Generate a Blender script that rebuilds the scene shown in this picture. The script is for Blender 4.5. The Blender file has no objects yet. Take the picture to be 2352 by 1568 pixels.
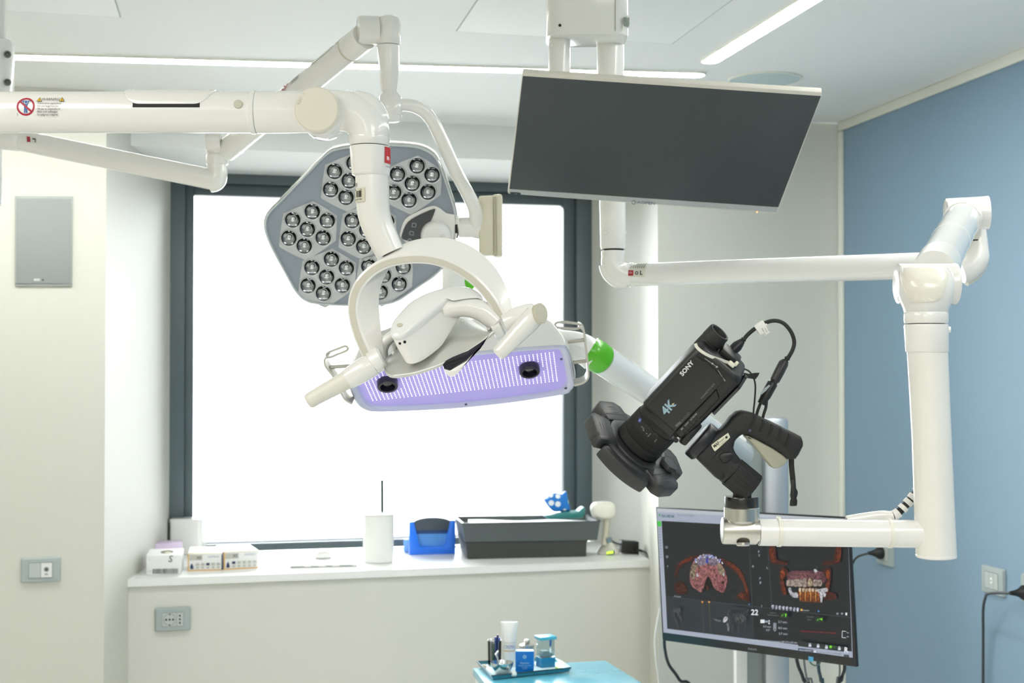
import bpy, bmesh, math, random
import numpy as np
from mathutils import Vector as V, Matrix
from mathutils.bvhtree import BVHTree
random.seed(7)

# ------------------------------------------------------------------ camera, world, light
F = 3267.0                      # focal length in pixels of the 2352 x 1568 frame (50 mm on 36 mm)
CAMZ = 1.65
PIT = math.atan(61.0 / F)
scn = bpy.context.scene
col = scn.collection
cd = bpy.data.cameras.new('camera'); cam = bpy.data.objects.new('camera', cd); col.objects.link(cam)
cam.location = (0, 0, CAMZ); cam.rotation_euler = (math.pi / 2 + PIT, 0, 0)
cd.sensor_width = 36; cd.lens = 50.0
cd.dof.use_dof = True; cd.dof.focus_distance = 2.05; cd.dof.aperture_fstop = 11
cd.clip_start = 0.05
scn.camera = cam
scn.view_settings.view_transform = 'Standard'; scn.view_settings.look = 'None'
scn.view_settings.gamma = 1.0; scn.view_settings.use_curve_mapping = False
scn.view_settings.exposure = 1.55
cy = scn.cycles; cy.adaptive_threshold = 0.03; cy.max_bounces = 8; cy.glossy_bounces = 3; cy.transmission_bounces = 4; cy.caustics_reflective = False; cy.caustics_refractive = False
world = bpy.data.worlds.new('overcast_sky'); scn.world = world; world.use_nodes = True
bg = world.node_tree.nodes['Background']; bg.inputs[0].default_value = (0.93, 0.98, 1.0, 1); bg.inputs[1].default_value = 5.6
wt = world.node_tree; wc = wt.nodes.new('ShaderNodeTexCoord'); ws_ = wt.nodes.new('ShaderNodeSeparateXYZ'); wr = wt.nodes.new('ShaderNodeMapRange')
wt.links.new(wc.outputs['Generated'], ws_.inputs[0]); wt.links.new(ws_.outputs['Z'], wr.inputs[0]); wr.inputs[1].default_value = -0.1; wr.inputs[2].default_value = 0.35; wr.inputs[3].default_value = 1.4; wr.inputs[4].default_value = 7.0
wt.links.new(wr.outputs[0], bg.inputs[1])     # pale street below, bright overcast sky above

def area(name, loc, rot, sx, sy, power, color=(1, 1, 1)):
    l = bpy.data.lights.new(name, 'AREA'); l.shape = 'RECTANGLE'; l.size = sx; l.size_y = sy
    l.energy = power; l.color = color
    o = bpy.data.objects.new(name, l); o.location = loc; o.rotation_euler = rot; col.objects.link(o); return o
# fill lights added under the ceiling, out of view, to brighten the room
area('ceiling_fill_light', (-1.1, 0.9, 2.49), (0, 0, 0), 0.6, 1.2, 6.5, (1, 0.97, 0.92))
area('ceiling_fill_light', (0.7, 0.2, 2.49), (0, 0, 0), 0.6, 1.2, 6, (1, 0.97, 0.93))
area('ceiling_fill_light', (-0.4, -1.4, 2.49), (0, 0, 0), 1.6, 0.6, 12, (1, 0.98, 0.95))
port = area('window_portal', (-0.5, 5.62, 1.65), (math.pi / 2, 0, math.atan(0.25)), 1.7, 1.6, 10)
port.rotation_euler = (-math.pi / 2, 0, math.atan(0.25)); port.data.cycles.is_portal = True

# ------------------------------------------------------------------ projection helpers (pixel + real distance -> place)
RIGHT = V((1, 0, 0)); UP = V((0, -math.sin(PIT), math.cos(PIT))); FWD = V((0, math.cos(PIT), math.sin(PIT)))
CAM = V((0, 0, CAMZ))
def ray(px, py): return FWD + RIGHT * ((px - 1176) / F) + UP * ((784 - py) / F)
def P(px, py, Y): d = ray(px, py); return CAM + d * (Y / d.y)
def PL(px, py, o, n, off=0.0):
    d = ray(px, py); t = (o - CAM).dot(n) / d.dot(n); return CAM + d * t + n * off
def PZ(px, py, z): d = ray(px, py); return CAM + d * ((z - CAMZ) / d.z)
def K(p, Y): return p * Y / F
def Ps(l, Y): return [P(q[0], q[1], q[2] if len(q) > 2 else Y) for q in l]

# ------------------------------------------------------------------ materials
def lin(c):
    c = c / 255.0
    return c / 12.92 if c <= 0.04045 else ((c + 0.055) / 1.055) ** 2.4
MATS = {}
def mat(name, rgb, rough=0.4, metal=0.0, emit=0.0, var=0.04, scale=30.0, coat=0.0, bump=0.0, spec=0.5, ecol=None):
    if name in MATS: return MATS[name]
    m = bpy.data.materials.new(name); m.use_nodes = True; nt = m.node_tree; b = nt.nodes['Principled BSDF']
    c = tuple(lin(x) for x in rgb)
    n = nt.nodes.new('ShaderNodeTexNoise'); n.inputs['Scale'].default_value = scale; n.inputs['Detail'].default_value = 3
    tc = nt.nodes.new('ShaderNodeTexCoord'); nt.links.new(tc.outputs['Object'], n.inputs['Vector'])
    mx = nt.nodes.new('ShaderNodeMix'); mx.data_type = 'RGBA'
    mx.inputs[6].default_value = (*[x * (1 - var) for x in c], 1); mx.inputs[7].default_value = (*[min(1, x * (1 + var)) for x in c], 1)
    nt.links.new(n.outputs['Fac'], mx.inputs[0]); nt.links.new(mx.outputs[2], b.inputs['Base Color'])
    b.inputs['Roughness'].default_value = rough; b.inputs['Metallic'].default_value = metal
    b.inputs['Specular IOR Level'].default_value = spec
    if coat: b.inputs['Coat Weight'].default_value = coat; b.inputs['Coat Roughness'].default_value = 0.06
    if emit:
        e = tuple(lin(x) for x in (ecol or rgb))
        b.inputs['Emission Color'].default_value = (*e, 1); b.inputs['Emission Strength'].default_value = emit
    if bump:
        bp = nt.nodes.new('ShaderNodeBump'); bp.inputs['Strength'].default_value = bump; bp.inputs['Distance'].default_value = 0.002
        nt.links.new(n.outputs['Fac'], bp.inputs['Height']); nt.links.new(bp.outputs['Normal'], b.inputs['Normal'])
    MATS[name] = m; return m
def glass(name, tint=(255, 255, 255), gloss=0.08, alpha=None, rough=0.02):
    if name in MATS: return MATS[name]
    m = bpy.data.materials.new(name); m.use_nodes = True; nt = m.node_tree; nt.nodes.clear()
    out = nt.nodes.new('ShaderNodeOutputMaterial'); t = nt.nodes.new('ShaderNodeBsdfTransparent'); g = nt.nodes.new('ShaderNodeBsdfGlossy')
    mx = nt.nodes.new('ShaderNodeMixShader'); fr = nt.nodes.new('ShaderNodeFresnel'); fr.inputs[0].default_value = 1.45
    t.inputs[0].default_value = (*[lin(x) for x in tint], 1); g.inputs['Roughness'].default_value = rough
    nt.links.new(fr.outputs[0], mx.inputs[0]); nt.links.new(t.outputs[0], mx.inputs[1]); nt.links.new(g.outputs[0], mx.inputs[2])
    nt.links.new(mx.outputs[0], out.inputs[0]); MATS[name] = m; return m
def ink(rgb, emit=0.0, rough=0.5):
    return mat('ink_%d_%d_%d_%d' % (*rgb, int(emit * 100)), rgb, rough, 0, emit, var=0.0)

EXPK = 2 ** -1.55     # displays keep their own brightness under the room's exposure
CREAM = mat('cream_plastic', (237, 236, 231), 0.22, coat=0.5, var=0.01)
WHITEP = mat('white_plastic', (238, 238, 234), 0.25, coat=0.4, var=0.01)
ENAMEL = mat('white_enamel', (236, 237, 234), 0.16, coat=0.6, var=0.01)
BEIGE = mat('beige_rubber', (200, 197, 178), 0.5)
GREYP = mat('grey_plastic', (150, 160, 164), 0.45)
BLACK = mat('black_plastic', (25, 26, 26), 0.42, var=0.12, scale=60)
BLACKR = mat('black_rubber', (29, 30, 29), 0.6, var=0.15, scale=90, bump=0.15)
DARK = mat('dark_recess', (14, 14, 16), 0.6)
STEEL = mat('brushed_steel', (205, 203, 196), 0.28, 1.0, scale=120)
CHROME = mat('chrome', (225, 228, 230), 0.08, 1.0)

# ------------------------------------------------------------------ geometry builder
class G:
    def __init__(s): s.v = []; s.f = []; s.m = []; s.mi = 0
    def add(s, vs, fs):
        o = len(s.v); s.v += [V(x) for x in vs]
        for f in fs: s.f.append([i + o for i in f]); s.m.append(s.mi)
        return s
    def addbm(s, bm):
        bm.verts.index_update(); s.add([x.co.copy() for x in bm.verts], [[q.index for q in f.verts] for f in bm.faces]); bm.free(); return s
    def tube(s, pts, r, n=28, cap=True, closed=False, squash=None):
        pts = [V(p) for p in pts]; N = len(pts)
        rs = r if isinstance(r, (list, tuple)) else [r] * N
        tang = []
        for i in range(N):
            a = pts[(i - 1) % N] if (closed or i > 0) else pts[i]; b = pts[(i + 1) % N] if (closed or i < N - 1) else pts[i]
            tang.append((b - a).normalized())
        t0 = tang[0]; ref = V((0, 0, 1)) if abs(t0.z) < 0.9 else V((0, 1, 0))
        u = (ref - t0 * ref.dot(t0)).normalized(); rings = []
        for i in range(N):
            t = tang[i]; u = (u - t * u.dot(t)).normalized(); w = t.cross(u)
            ku, kw = squash if squash else (1, 1)
            rings.append([pts[i] + (u * (math.cos(2 * math.pi * k / n) * ku) + w * (math.sin(2 * math.pi * k / n) * kw)) * rs[i] for k in range(n)])
        return s.loft(rings, cap, closed)
    def loft(s, rings, cap=True, closed=False, open_ring=False):
        n = len(rings[0]); vs = [p for r_ in rings for p in r_]; fs = []
        L = len(rings)
        for i in range(L if closed else L - 1):
            j = (i + 1) % L
            for k in range(n - 1 if open_ring else n):
                k2 = (k + 1) % n; fs.append([i * n + k, i * n + k2, j * n + k2, j * n + k])
        if cap and not closed: fs.append(list(range(n))[::-1]); fs.append([(L - 1) * n + k for k in range(n)])
        return s.add(vs, fs)
    def lathe(s, o, ax, prof, n=40, cap=True, cu=1.0, cw=1.0, ref=None):
        o = V(o); ax = V(ax).normalized(); ref = V(ref) if ref else (V((0, 0, 1)) if abs(ax.z) < 0.9 else V((1, 0, 0)))
        u = (ref - ax * ref.dot(ax)).normalized(); w = ax.cross(u)
        return s.loft([[o + ax * t + (u * math.cos(2 * math.pi * k / n) * cu + w * math.sin(2 * math.pi * k / n) * cw) * r for k in range(n)] for t, r in prof], cap)
    def cyl(s, a, b, r, bev=0.0, n=32):
        a = V(a); b = V(b); L = (b - a).length; r2 = r
        pr = [(0, r), (L, r2)] if not bev else [(0, r - bev), (bev * .3, r - bev * .3), (bev, r), (L - bev, r), (L - bev * .3, r - bev * .3), (L, r - bev)]
        return s.lathe(a, b - a, pr, n)
    def box(s, c, x, y, z, bev=0.0, seg=2):
        c, x, y, z = V(c), V(x), V(y), V(z); bm = bmesh.new()
        cs = [bm.verts.new(c + x * i + y * j + z * k) for i in (-1, 1) for j in (-1, 1) for k in (-1, 1)]
        for f in ((0, 1, 3, 2), (4, 6, 7, 5), (0, 4, 5, 1), (2, 3, 7, 6), (0, 2, 6, 4), (1, 5, 7, 3)): bm.faces.new([cs[i] for i in f])
        bmesh.ops.recalc_face_normals(bm, faces=bm.faces)
        if bev: bmesh.ops.bevel(bm, geom=list(bm.edges), offset=bev, segments=seg, affect='EDGES', profile=0.5)
        return s.addbm(bm)
    def holed(s, loops):                   # flat polygon with holes
        bm = bmesh.new(); ed = []
        for l in loops:
            q = [bm.verts.new(V(p)) for p in l]; ed += [bm.edges.new((q[i], q[(i + 1) % len(q)])) for i in range(len(q))]
        A, B = V(loops[0][0]), loops[0]; n = V((0, 0, 0))
        for i in range(1, len(B) - 1): n += (V(B[i]) - A).cross(V(B[i + 1]) - A)
        bmesh.ops.triangle_fill(bm, use_beauty=True, use_dissolve=False, edges=ed, normal=n.normalized())
        return s.addbm(bm)
    def prism(s, poly, vec, bev=0.0, seg=2):
        poly = [V(p) for p in poly]; vec = V(vec); bm = bmesh.new()
        f = bm.faces.new([bm.verts.new(p) for p in poly])
        e = bmesh.ops.extrude_face_region(bm, geom=[f]); nv = [q for q in e['geom'] if isinstance(q, bmesh.types.BMVert)]
        bmesh.ops.translate(bm, verts=nv, vec=vec); bmesh.ops.recalc_face_normals(bm, faces=bm.faces)
        if bev:
            ed = [x for x in bm.edges if len(x.link_faces) == 2 and x.calc_face_angle(0) > 0.6]
            bmesh.ops.bevel(bm, geom=ed, offset=bev, segments=seg, affect='EDGES', profile=0.5)
        return s.addbm(bm)
    def ring(s, outer, inner, vec):       # flat annulus with thickness
        n = len(outer); vec = V(vec)
        return s.loft([[V(p) for p in outer], [V(p) + vec for p in outer], [V(p) + vec for p in inner], [V(p) for p in inner]], False, True)
    def sheet(s, grid, thick):             # grid of points with a thickness vector
        R_, C_ = len(grid), len(grid[0]); th = V(thick)
        a = [p for r_ in grid for p in r_]; n = len(a); vs = a + [V(p) + th for p in a]; fs = []
        for i in range(R_ - 1):
            for j in range(C_ - 1):
                q = [i * C_ + j, i * C_ + j + 1, (i + 1) * C_ + j + 1, (i + 1) * C_ + j]; fs.append(q); fs.append([x + n for x in q[::-1]])
        b = [j for j in range(C_)] + [i * C_ + C_ - 1 for i in range(1, R_)] + [(R_ - 1) * C_ + j for j in range(C_ - 2, -1, -1)] + [i * C_ for i in range(R_ - 2, 0, -1)]
        for i in range(len(b)): k, l = b[i], b[(i + 1) % len(b)]; fs.append([k, l, l + n, k + n])
        return s.add(vs, fs)

def cr(pts, k=6, closed=False):           # Catmull-Rom through tuples / vectors
    pts = [tuple(p) for p in pts]; N = len(pts); out = []
    for i in range(N if closed else N - 1):
        g = lambda q: pts[q % N] if closed else pts[max(0, min(N - 1, q))]
        a, b, c, d = g(i - 1), g(i), g(i + 1), g(i + 2)
        for j in range(k):
            t = j / k
            out.append(tuple(0.5 * (2 * b[m] + (c[m] - a[m]) * t + (2 * a[m] - 5 * b[m] + 4 * c[m] - d[m]) * t * t + (3 * b[m] - a[m] - 3 * c[m] + d[m]) * t ** 3) for m in range(len(b))))
    if not closed: out.append(pts[-1])
    return out
def inset(poly, f):
    c = sum((V(p) for p in poly), V((0,) * len(poly[0]))) / len(poly); return [c + (V(p) - c) * f for p in poly]
def rrect(w, h, r, n=6):
    o = []
    for cx, cy, a0 in ((w - r, h - r, 0), (-w + r, h - r, 90), (-w + r, -h + r, 180), (w - r, -h + r, 270)):
        for i in range(n + 1): a = math.radians(a0 + 90 * i / n); o.append((cx + r * math.cos(a), cy + r * math.sin(a)))
    return o

OFF = {}
def mesh_of(name, g, m, off):
    me = bpy.data.meshes.new(name); me.from_pydata([tuple(p - off) for p in g.v], [], g.f)
    for q in (m if isinstance(m, (list, tuple)) else [m]): me.materials.append(q)
    me.polygons.foreach_set('material_index', g.m)
    bm = bmesh.new(); bm.from_mesh(me); bmesh.ops.recalc_face_normals(bm, faces=bm.faces) if not getattr(g, 'keep', False) else None
    bm.to_mesh(me); bm.free()
    me.polygons.foreach_set('use_smooth', [True] * len(me.polygons)); me.set_sharp_from_angle(angle=math.radians(38)); me.update(); return me
def setp(o, label=None, cat=None, group=None, kind=None):
    for k, v_ in (('label', label), ('category', cat), ('group', group), ('kind', kind)):
        if v_: o[k] = v_
    return o
def thing(name, label, cat, loc, group=None):
    o = bpy.data.objects.new(name, None); o.empty_display_size = 0.05; o.location = loc; col.objects.link(o); OFF[o.name] = V(loc)
    return setp(o, label, cat, group)
def part(name, g, m, parent, label=None, kind=None):
    off = OFF[parent.name]; o = bpy.data.objects.new(name, mesh_of(name, g, m, off)); o.parent = parent; col.objects.link(o); OFF[o.name] = off
    return setp(o, label, kind=kind)
def solo(name, g, m, label, cat, group=None, kind=None):
    xs = [p.x for p in g.v]; ys = [p.y for p in g.v]; zs = [p.z for p in g.v]
    off = V(((min(xs) + max(xs)) / 2, (min(ys) + max(ys)) / 2, min(zs)))
    o = bpy.data.objects.new(name, mesh_of(name, g, m, off)); o.location = off; col.objects.link(o); OFF[o.name] = off
    return setp(o, label, cat, group, kind)
def struct(name, g, m, parent=None):
    if parent: return part(name, g, m, parent)
    return solo(name, g, m, None, None, kind='structure')

def hit(o, px, py):                        # where the sight line through a pixel meets an already built part
    off = OFF[o.name]; t = BVHTree.FromPolygons([q.co + off for q in o.data.vertices], [list(q.vertices) for q in o.data.polygons])
    p, n, i, d = t.ray_cast(CAM, ray(px, py)); return p, (n if n.dot(ray(px, py)) < 0 else -n)
class Art:                                 # flat printed / displayed marks mapped on to a surface
    def __init__(s, f): s.f = f; s.g = G(); s.g.keep = True; s.mats = []; s.lay = 0
    def use(s, m):
        if m not in s.mats: s.mats.append(m)
        s.g.mi = s.mats.index(m); s.lay += 1
    def poly(s, pts, m):
        s.use(m); s.g.add([s.f(x, y, s.lay) for x, y in pts], [list(range(len(pts)))])
    def rect(s, x0, y0, x1, y1, m, nx=1):
        s.use(m); vs = []; fs = []
        for i in range(nx + 1): x = x0 + (x1 - x0) * i / nx; vs += [s.f(x, y0, s.lay), s.f(x, y1, s.lay)]
        for i in range(nx): fs.append([2 * i, 2 * i + 2, 2 * i + 3, 2 * i + 1])
        s.g.add(vs, fs)
    def grid(s, x0, y0, x1, y1, m, nx, ny):
        s.use(m); vs = [s.f(x0 + (x1 - x0) * i / nx, y0 + (y1 - y0) * j / ny, s.lay) for j in range(ny + 1) for i in range(nx + 1)]
        s.g.add(vs, [[j * (nx + 1) + i, j * (nx + 1) + i + 1, (j + 1) * (nx + 1) + i + 1, (j + 1) * (nx + 1) + i] for j in range(ny) for i in range(nx)])
    def disc(s, x, y, r, m, ry=None, n=20):
        s.poly([(x + r * math.cos(2 * math.pi * k / n), y + (ry or r) * math.sin(2 * math.pi * k / n)) for k in range(n)], m)
    def annulus(s, x, y, r0, r1, m, n=32):
        s.use(m); vs = []
        for k in range(n):
            a = 2 * math.pi * k / n; vs += [s.f(x + r0 * math.cos(a), y + r0 * math.sin(a), s.lay), s.f(x + r1 * math.cos(a), y + r1 * math.sin(a), s.lay)]
        s.g.add(vs, [[2 * k, 2 * k + 1, (2 * k + 3) % (2 * n), (2 * k + 2) % (2 * n)] for k in range(n)])
    def line(s, x0, y0, x1, y1, w, m):
        d = V((x1 - x0, y1 - y0)); q = V((-d.y, d.x)).normalized() * (w / 2)
        s.poly([(x0 + q.x, y0 + q.y), (x1 + q.x, y1 + q.y), (x1 - q.x, y1 - q.y), (x0 - q.x, y0 - q.y)], m)
    def text(s, t, x, y, h, m, rot=0.0, sx=1.0, align='CENTER', flipy=True, bold=0.0, shear=0.0):
        c = bpy.data.curves.new('lettering', 'FONT'); c.body = t; c.size = 1.0; c.align_x = align; c.align_y = 'CENTER'; c.fill_mode = 'FRONT'; c.resolution_u = 2
        c.offset = bold; c.shear = shear
        o = bpy.data.objects.new('lettering', c); col.objects.link(o)
        dg = bpy.context.evaluated_depsgraph_get(); me = o.evaluated_get(dg).to_mesh()
        s.use(m); k = h / 0.73; ca, sa = math.cos(rot), math.sin(rot); vs = []
        for p in me.vertices:
            a = p.co.x * k * sx; b = p.co.y * k * (-1 if flipy else 1); vs.append(s.f(x + a * ca - b * sa, y + a * sa + b * ca, s.lay))
        s.g.add(vs, [list(q.vertices) for q in me.polygons])
        o.evaluated_get(dg).to_mesh_clear(); bpy.data.objects.remove(o); bpy.data.curves.remove(c)
    def part(s, name, parent, label=None): return part(name, s.g, s.mats, parent, label)

# ------------------------------------------------------------------ the room
CEIL = CAMZ + 0.88
SILL = CAMZ - 0.7126
SOFF = CAMZ + 0.757
LAT = V((1, 0.25, 0)).normalized(); NB = V((0.25, -1, 0)).normalized()          # back wall direction and its normal into the room
DEP = V((-0.198, 1, 0)).normalized()
BL = V((0.198, -1, 0)).normalized(); NR = V((-1, -0.198, 0)).normalized()         # blue wall
oPL, oPA, oPR, oWI, oBL = V((-1.287, 4.5, 0)), V((-1.314, 4.82, 0)), V((0.506, 4.95, 0)), V((-1.322, 5.48, 0)), V((1.18, 5.09, 0))
WALL = mat('white_wall_paint', (212, 212, 202), 0.6, var=0.015, scale=60, bump=0.03)
CEILM = mat('white_ceiling_paint', (236, 238, 236), 0.7, var=0.01)
BLUEW = mat('blue_wall_paint', (131, 159, 181), 0.55, var=0.02, scale=200, bump=0.04)
TRIM = mat('white_trim_paint', (236, 237, 226), 0.4, var=0.01)
FRAME = mat('slate_window_frame', (84, 97, 101), 0.4, var=0.03)

def foot(pts, z0, z1): g = G(); g.prism([V((x, y, z0)) for x, y in pts], (0, 0, z1 - z0)); return g
struct('floor', foot([(-3.2, -2.9), (3.2, -2.9), (3.2, 6.4), (-3.2, 6.4)], -0.1, 0), mat('grey_vinyl_floor', (236, 234, 228), 0.4))
struct('ceiling', foot([(-3.2, -2.9), (3.2, -2.9), (3.2, 6.1), (-3.2, 5.3)], CEIL, CEIL + 0.1), CEILM)
struct('wall_back_left', foot([(-1.287, 4.5), (-1.322, 5.62), (-1.36, 5.75), (-3.1, 5.3), (-3.1, 4.047)], 0, CEIL), WALL)
struct('wall_back_right', foot([(0.508, 4.95), (1.18, 5.1185), (1.5, 5.2), (1.4, 6.25), (0.30, 6.1), (0.338, 5.84), (0.50, 5.56), (0.513, 5.4)], 0, CEIL), WALL)
WALLP = mat('white_parapet_paint', (216, 216, 208), 0.45, var=0.03, scale=260, bump=0.25)
struct('wall_back_below', foot([(-1.32, 4.82), (0.515, 5.31), (0.50, 5.56), (0.33, 6.1), (-1.33, 5.7)], 0, SILL - 0.026), WALLP)
struct('wall_back_above', foot([(-1.32, 4.82), (0.515, 5.31), (0.50, 5.56), (0.33, 6.1), (-1.33, 5.7)], SOFF, CEIL), CEILM)  # lintel takes the lighter ceiling paint in place of brighter light on it
struct('trim_1', foot([(-1.31, 4.81), (0.512, 5.30), (0.49, 5.56), (0.345, 5.87), (-1.325, 5.46)], SILL - 0.026, SILL), mat('white_sill_laminate', (238, 239, 237), 0.3, var=0.01))
struct('wall_right', foot([(1.18, 5.09), (1.18 + .198 * 7.9, 5.09 - 7.9), (1.3 + .198 * 7.9, 5.09 - 7.9), (1.3, 5.11)], 0, CEIL), BLUEW)
struct('wall_left', foot([(-2.9, -2.8), (-2.9, 4.1), (-3.05, 4.1), (-3.05, -2.8)], 0, CEIL), WALL)
struct('wall_front', foot([(-3.05, -2.75), (2.9, -2.75), (2.9, -2.9), (-3.05, -2.9)], 0, CEIL), WALL)
g = G(); a = oBL + NR * 0.0; 
g.box(a + BL * 3.9 + NR * 0.006 + V((0, 0, CEIL - 0.016)), BL * 3.9, NR * 0.006, V((0, 0, 0.016)), 0.003); struct('trim_2', g, TRIM)
g = G(); g.box(a + BL * 0.012 + NR * 0.006 + V((0, 0, (CEIL - 0.034) / 2)), BL * 0.016, NR * 0.006, V((0, 0, (CEIL - 0.034) / 2)), 0.003); struct('trim_3', g, TRIM)

# window
win = thing('window_1', None, None, oWI + LAT * 0.85 + V((0, 0, SILL))); win['kind'] = 'structure'
def W(px, py, off=0.0): return PL(px, py, oWI, NB, off)
TL, TR, BR_, BLc = W(388, 390), W(1357, 388), W(1357, 1285), W(388, 1285)
zt, zb = SOFF + 0.012, SILL + 0.0
x0, x1 = (TL - oWI).dot(LAT), (TR - oWI).dot(LAT)
def WF(u, z, off=0.0): return oWI + LAT * u + NB * off + V((0, 0, z))
def fbar(g, u0, z0, u1, z1, off, dep, bev=0.004):
    g.box(WF((u0 + u1) / 2, (z0 + z1) / 2, off), LAT * ((u1 - u0) / 2), NB * dep, V((0, 0, (z1 - z0) / 2)), bev)
zf = zb + 0.055
for nm, (a0, b0, a1, b1) in dict(l=(x0 - .02, zb, x0 + .062, zt + .02), r=(x1 - .062, zb, x1 + .02, zt + .02), t=(x0 + .062, zt - .05, x1 - .062, zt + .02), b=(x0 + .062, zb, x1 - .062, zb + .03)).items():
    g = G(); fbar(g, a0, b0, a1, b1, -0.03, 0.035); part('window_frame', g, FRAME, win)
sa = (W(445, 800) - oWI).dot(LAT); sb = (W(1298, 800) - oWI).dot(LAT); st = W(800, 456).z; sbz = W(760, 1243).z
for a0, b0, a1, b1 in ((x0 + .062, zb + .03, sa, zt - .05), (sb, zb + .03, x1 - .062, zt - .05), (sa, st, sb, zt - .05), (sa, zb + .03, sb, sbz)):
    g = G(); fbar(g, a0, b0, a1, b1, -0.05, 0.03); part('window_sash', g, FRAME, win)
g = G(); g.box(WF((sa + sb) / 2, (sbz + st) / 2, -0.05), LAT * ((sb - sa) / 2 + .004), NB * 0.003, V((0, 0, (st - sbz) / 2 + .004))); part('glass_pane', g, glass('window_glass'), win)

# ceiling fixtures
def C(px, py, d=0.0): p = PZ(px, py, CEIL); return p - V((0, 0, d))
LEDM = mat('led_diffuser', (255, 255, 250), 0.4, emit=15.0)
def strip(a, b, w, label):
    d = (b - a).normalized(); q = V((-d.y, d.x, 0)); n = 8; pl = []
    for k in range(n + 1): t = math.pi * k / n; pl.append(b + (q * math.cos(t) + d * math.sin(t)) * (w / 2))
    for k in range(n + 1): t = math.pi * k / n; pl.append(a + (-q * math.cos(t) - d * math.sin(t)) * (w / 2))
    t = thing('linear_ceiling_light', label, 'ceiling light', (a + b) / 2, 'slim linear lights in the ceiling')
    g = G(); g.prism([p - V((0, 0, 0.0005)) for p in pl], (0, 0, -0.0074), 0.0006); part('diffuser', g, LEDM, t)
    g = G(); g.ring([p + (p - (a + b) / 2).normalized() * 0 for p in [x - V((0, 0, .0003)) for x in offset(pl, .004)]], [x - V((0, 0, .0003)) for x in pl], (0, 0, -0.0066)); part('trim_frame', g, TRIM, t)
def offset(pl, d):
    c = sum(pl, V((0, 0, 0))) / len(pl); out = []
    n = len(pl)
    for i in range(n):
        t = (pl[(i + 1) % n] - pl[i - 1]).normalized(); o = V((t.y, -t.x, 0)); o = o if o.dot(pl[i] - c) > 0 else -o; out.append(pl[i] + o * d)
    return out
a, b = C(30, 126), C(1597, 168); strip(a - (b - a) * 0.75, b, 0.055, 'long thin white light line running across the ceiling above the window')
a, b = C(1632, 136), C(1852, 0); strip(a, b + (b - a) * 3.2, 0.048, 'short white light line slanting over the ceiling towards the blue wall')
c = C(1757, 181)
t = thing('ceiling_speaker', 'round flush white speaker grille in the ceiling right of the monitor', 'speaker', c)
g = G(); g.lathe(c, (0, 0, -1), [(0, .112), (.004, .112), (.0055, .109), (.004, .106)], 48); part('rim', g, TRIM, t)
g = G(); g.lathe(c - V((0, 0, .0035)), (0, 0, -1), [(0, .107), (.001, .106), (.0016, .0)], 48); part('grille', g, mat('speaker_mesh', (196, 212, 212), .7, var=.15, scale=700, bump=.3), t)
def hatch(pts, label):
    pl = [C(*q) for q in pts]; t = thing('ceiling_access_panel', label, 'access panel', sum(pl, V((0, 0, 0))) / 4, 'flush access panels in the ceiling')
    g = G(); g.ring([p - V((0, 0, .0002)) for p in pl], [p - V((0, 0, .0002)) for p in inset(pl, .992)], (0, 0, -.0012)); part('seam', g, mat('seam_grey', (176, 186, 180), .7), t)
    g = G(); g.prism([p - V((0, 0, .0002)) for p in inset(pl, .992)], (0, 0, -.0018), .0006); part('panel', g, CEILM, t)
def rot_h(c, e):                                                     # complete the rectangle from one visible corner
    return [c, c + LAT * e * .6, c + LAT * e * .6 - DEP * .6, c - DEP * .6]
def hatch3(c, e, label):
    pl = rot_h(c, e); t = thing('ceiling_access_panel', label, 'access panel', sum(pl, V((0, 0, 0))) / 4, 'flush access panels in the ceiling')
    g = G(); g.ring([p - V((0, 0, .0002)) for p in pl], [p - V((0, 0, .0002)) for p in inset(pl, .99)], (0, 0, -.0012)); part('seam', g, mat('seam_grey', (176, 186, 180), .7), t)
    g = G(); g.prism([p - V((0, 0, .0002)) for p in inset(pl, .99)], (0, 0, -.0018), .0006); part('panel', g, CEILM, t)
hatch3(C(278, 39), -1, 'square white access panel in the ceiling, leftmost, over the long warning-labelled lamp arm')
hatch3(C(1047, 71), 1, 'square white access panel in the ceiling beside the mount of the hanging monitor')

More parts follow.
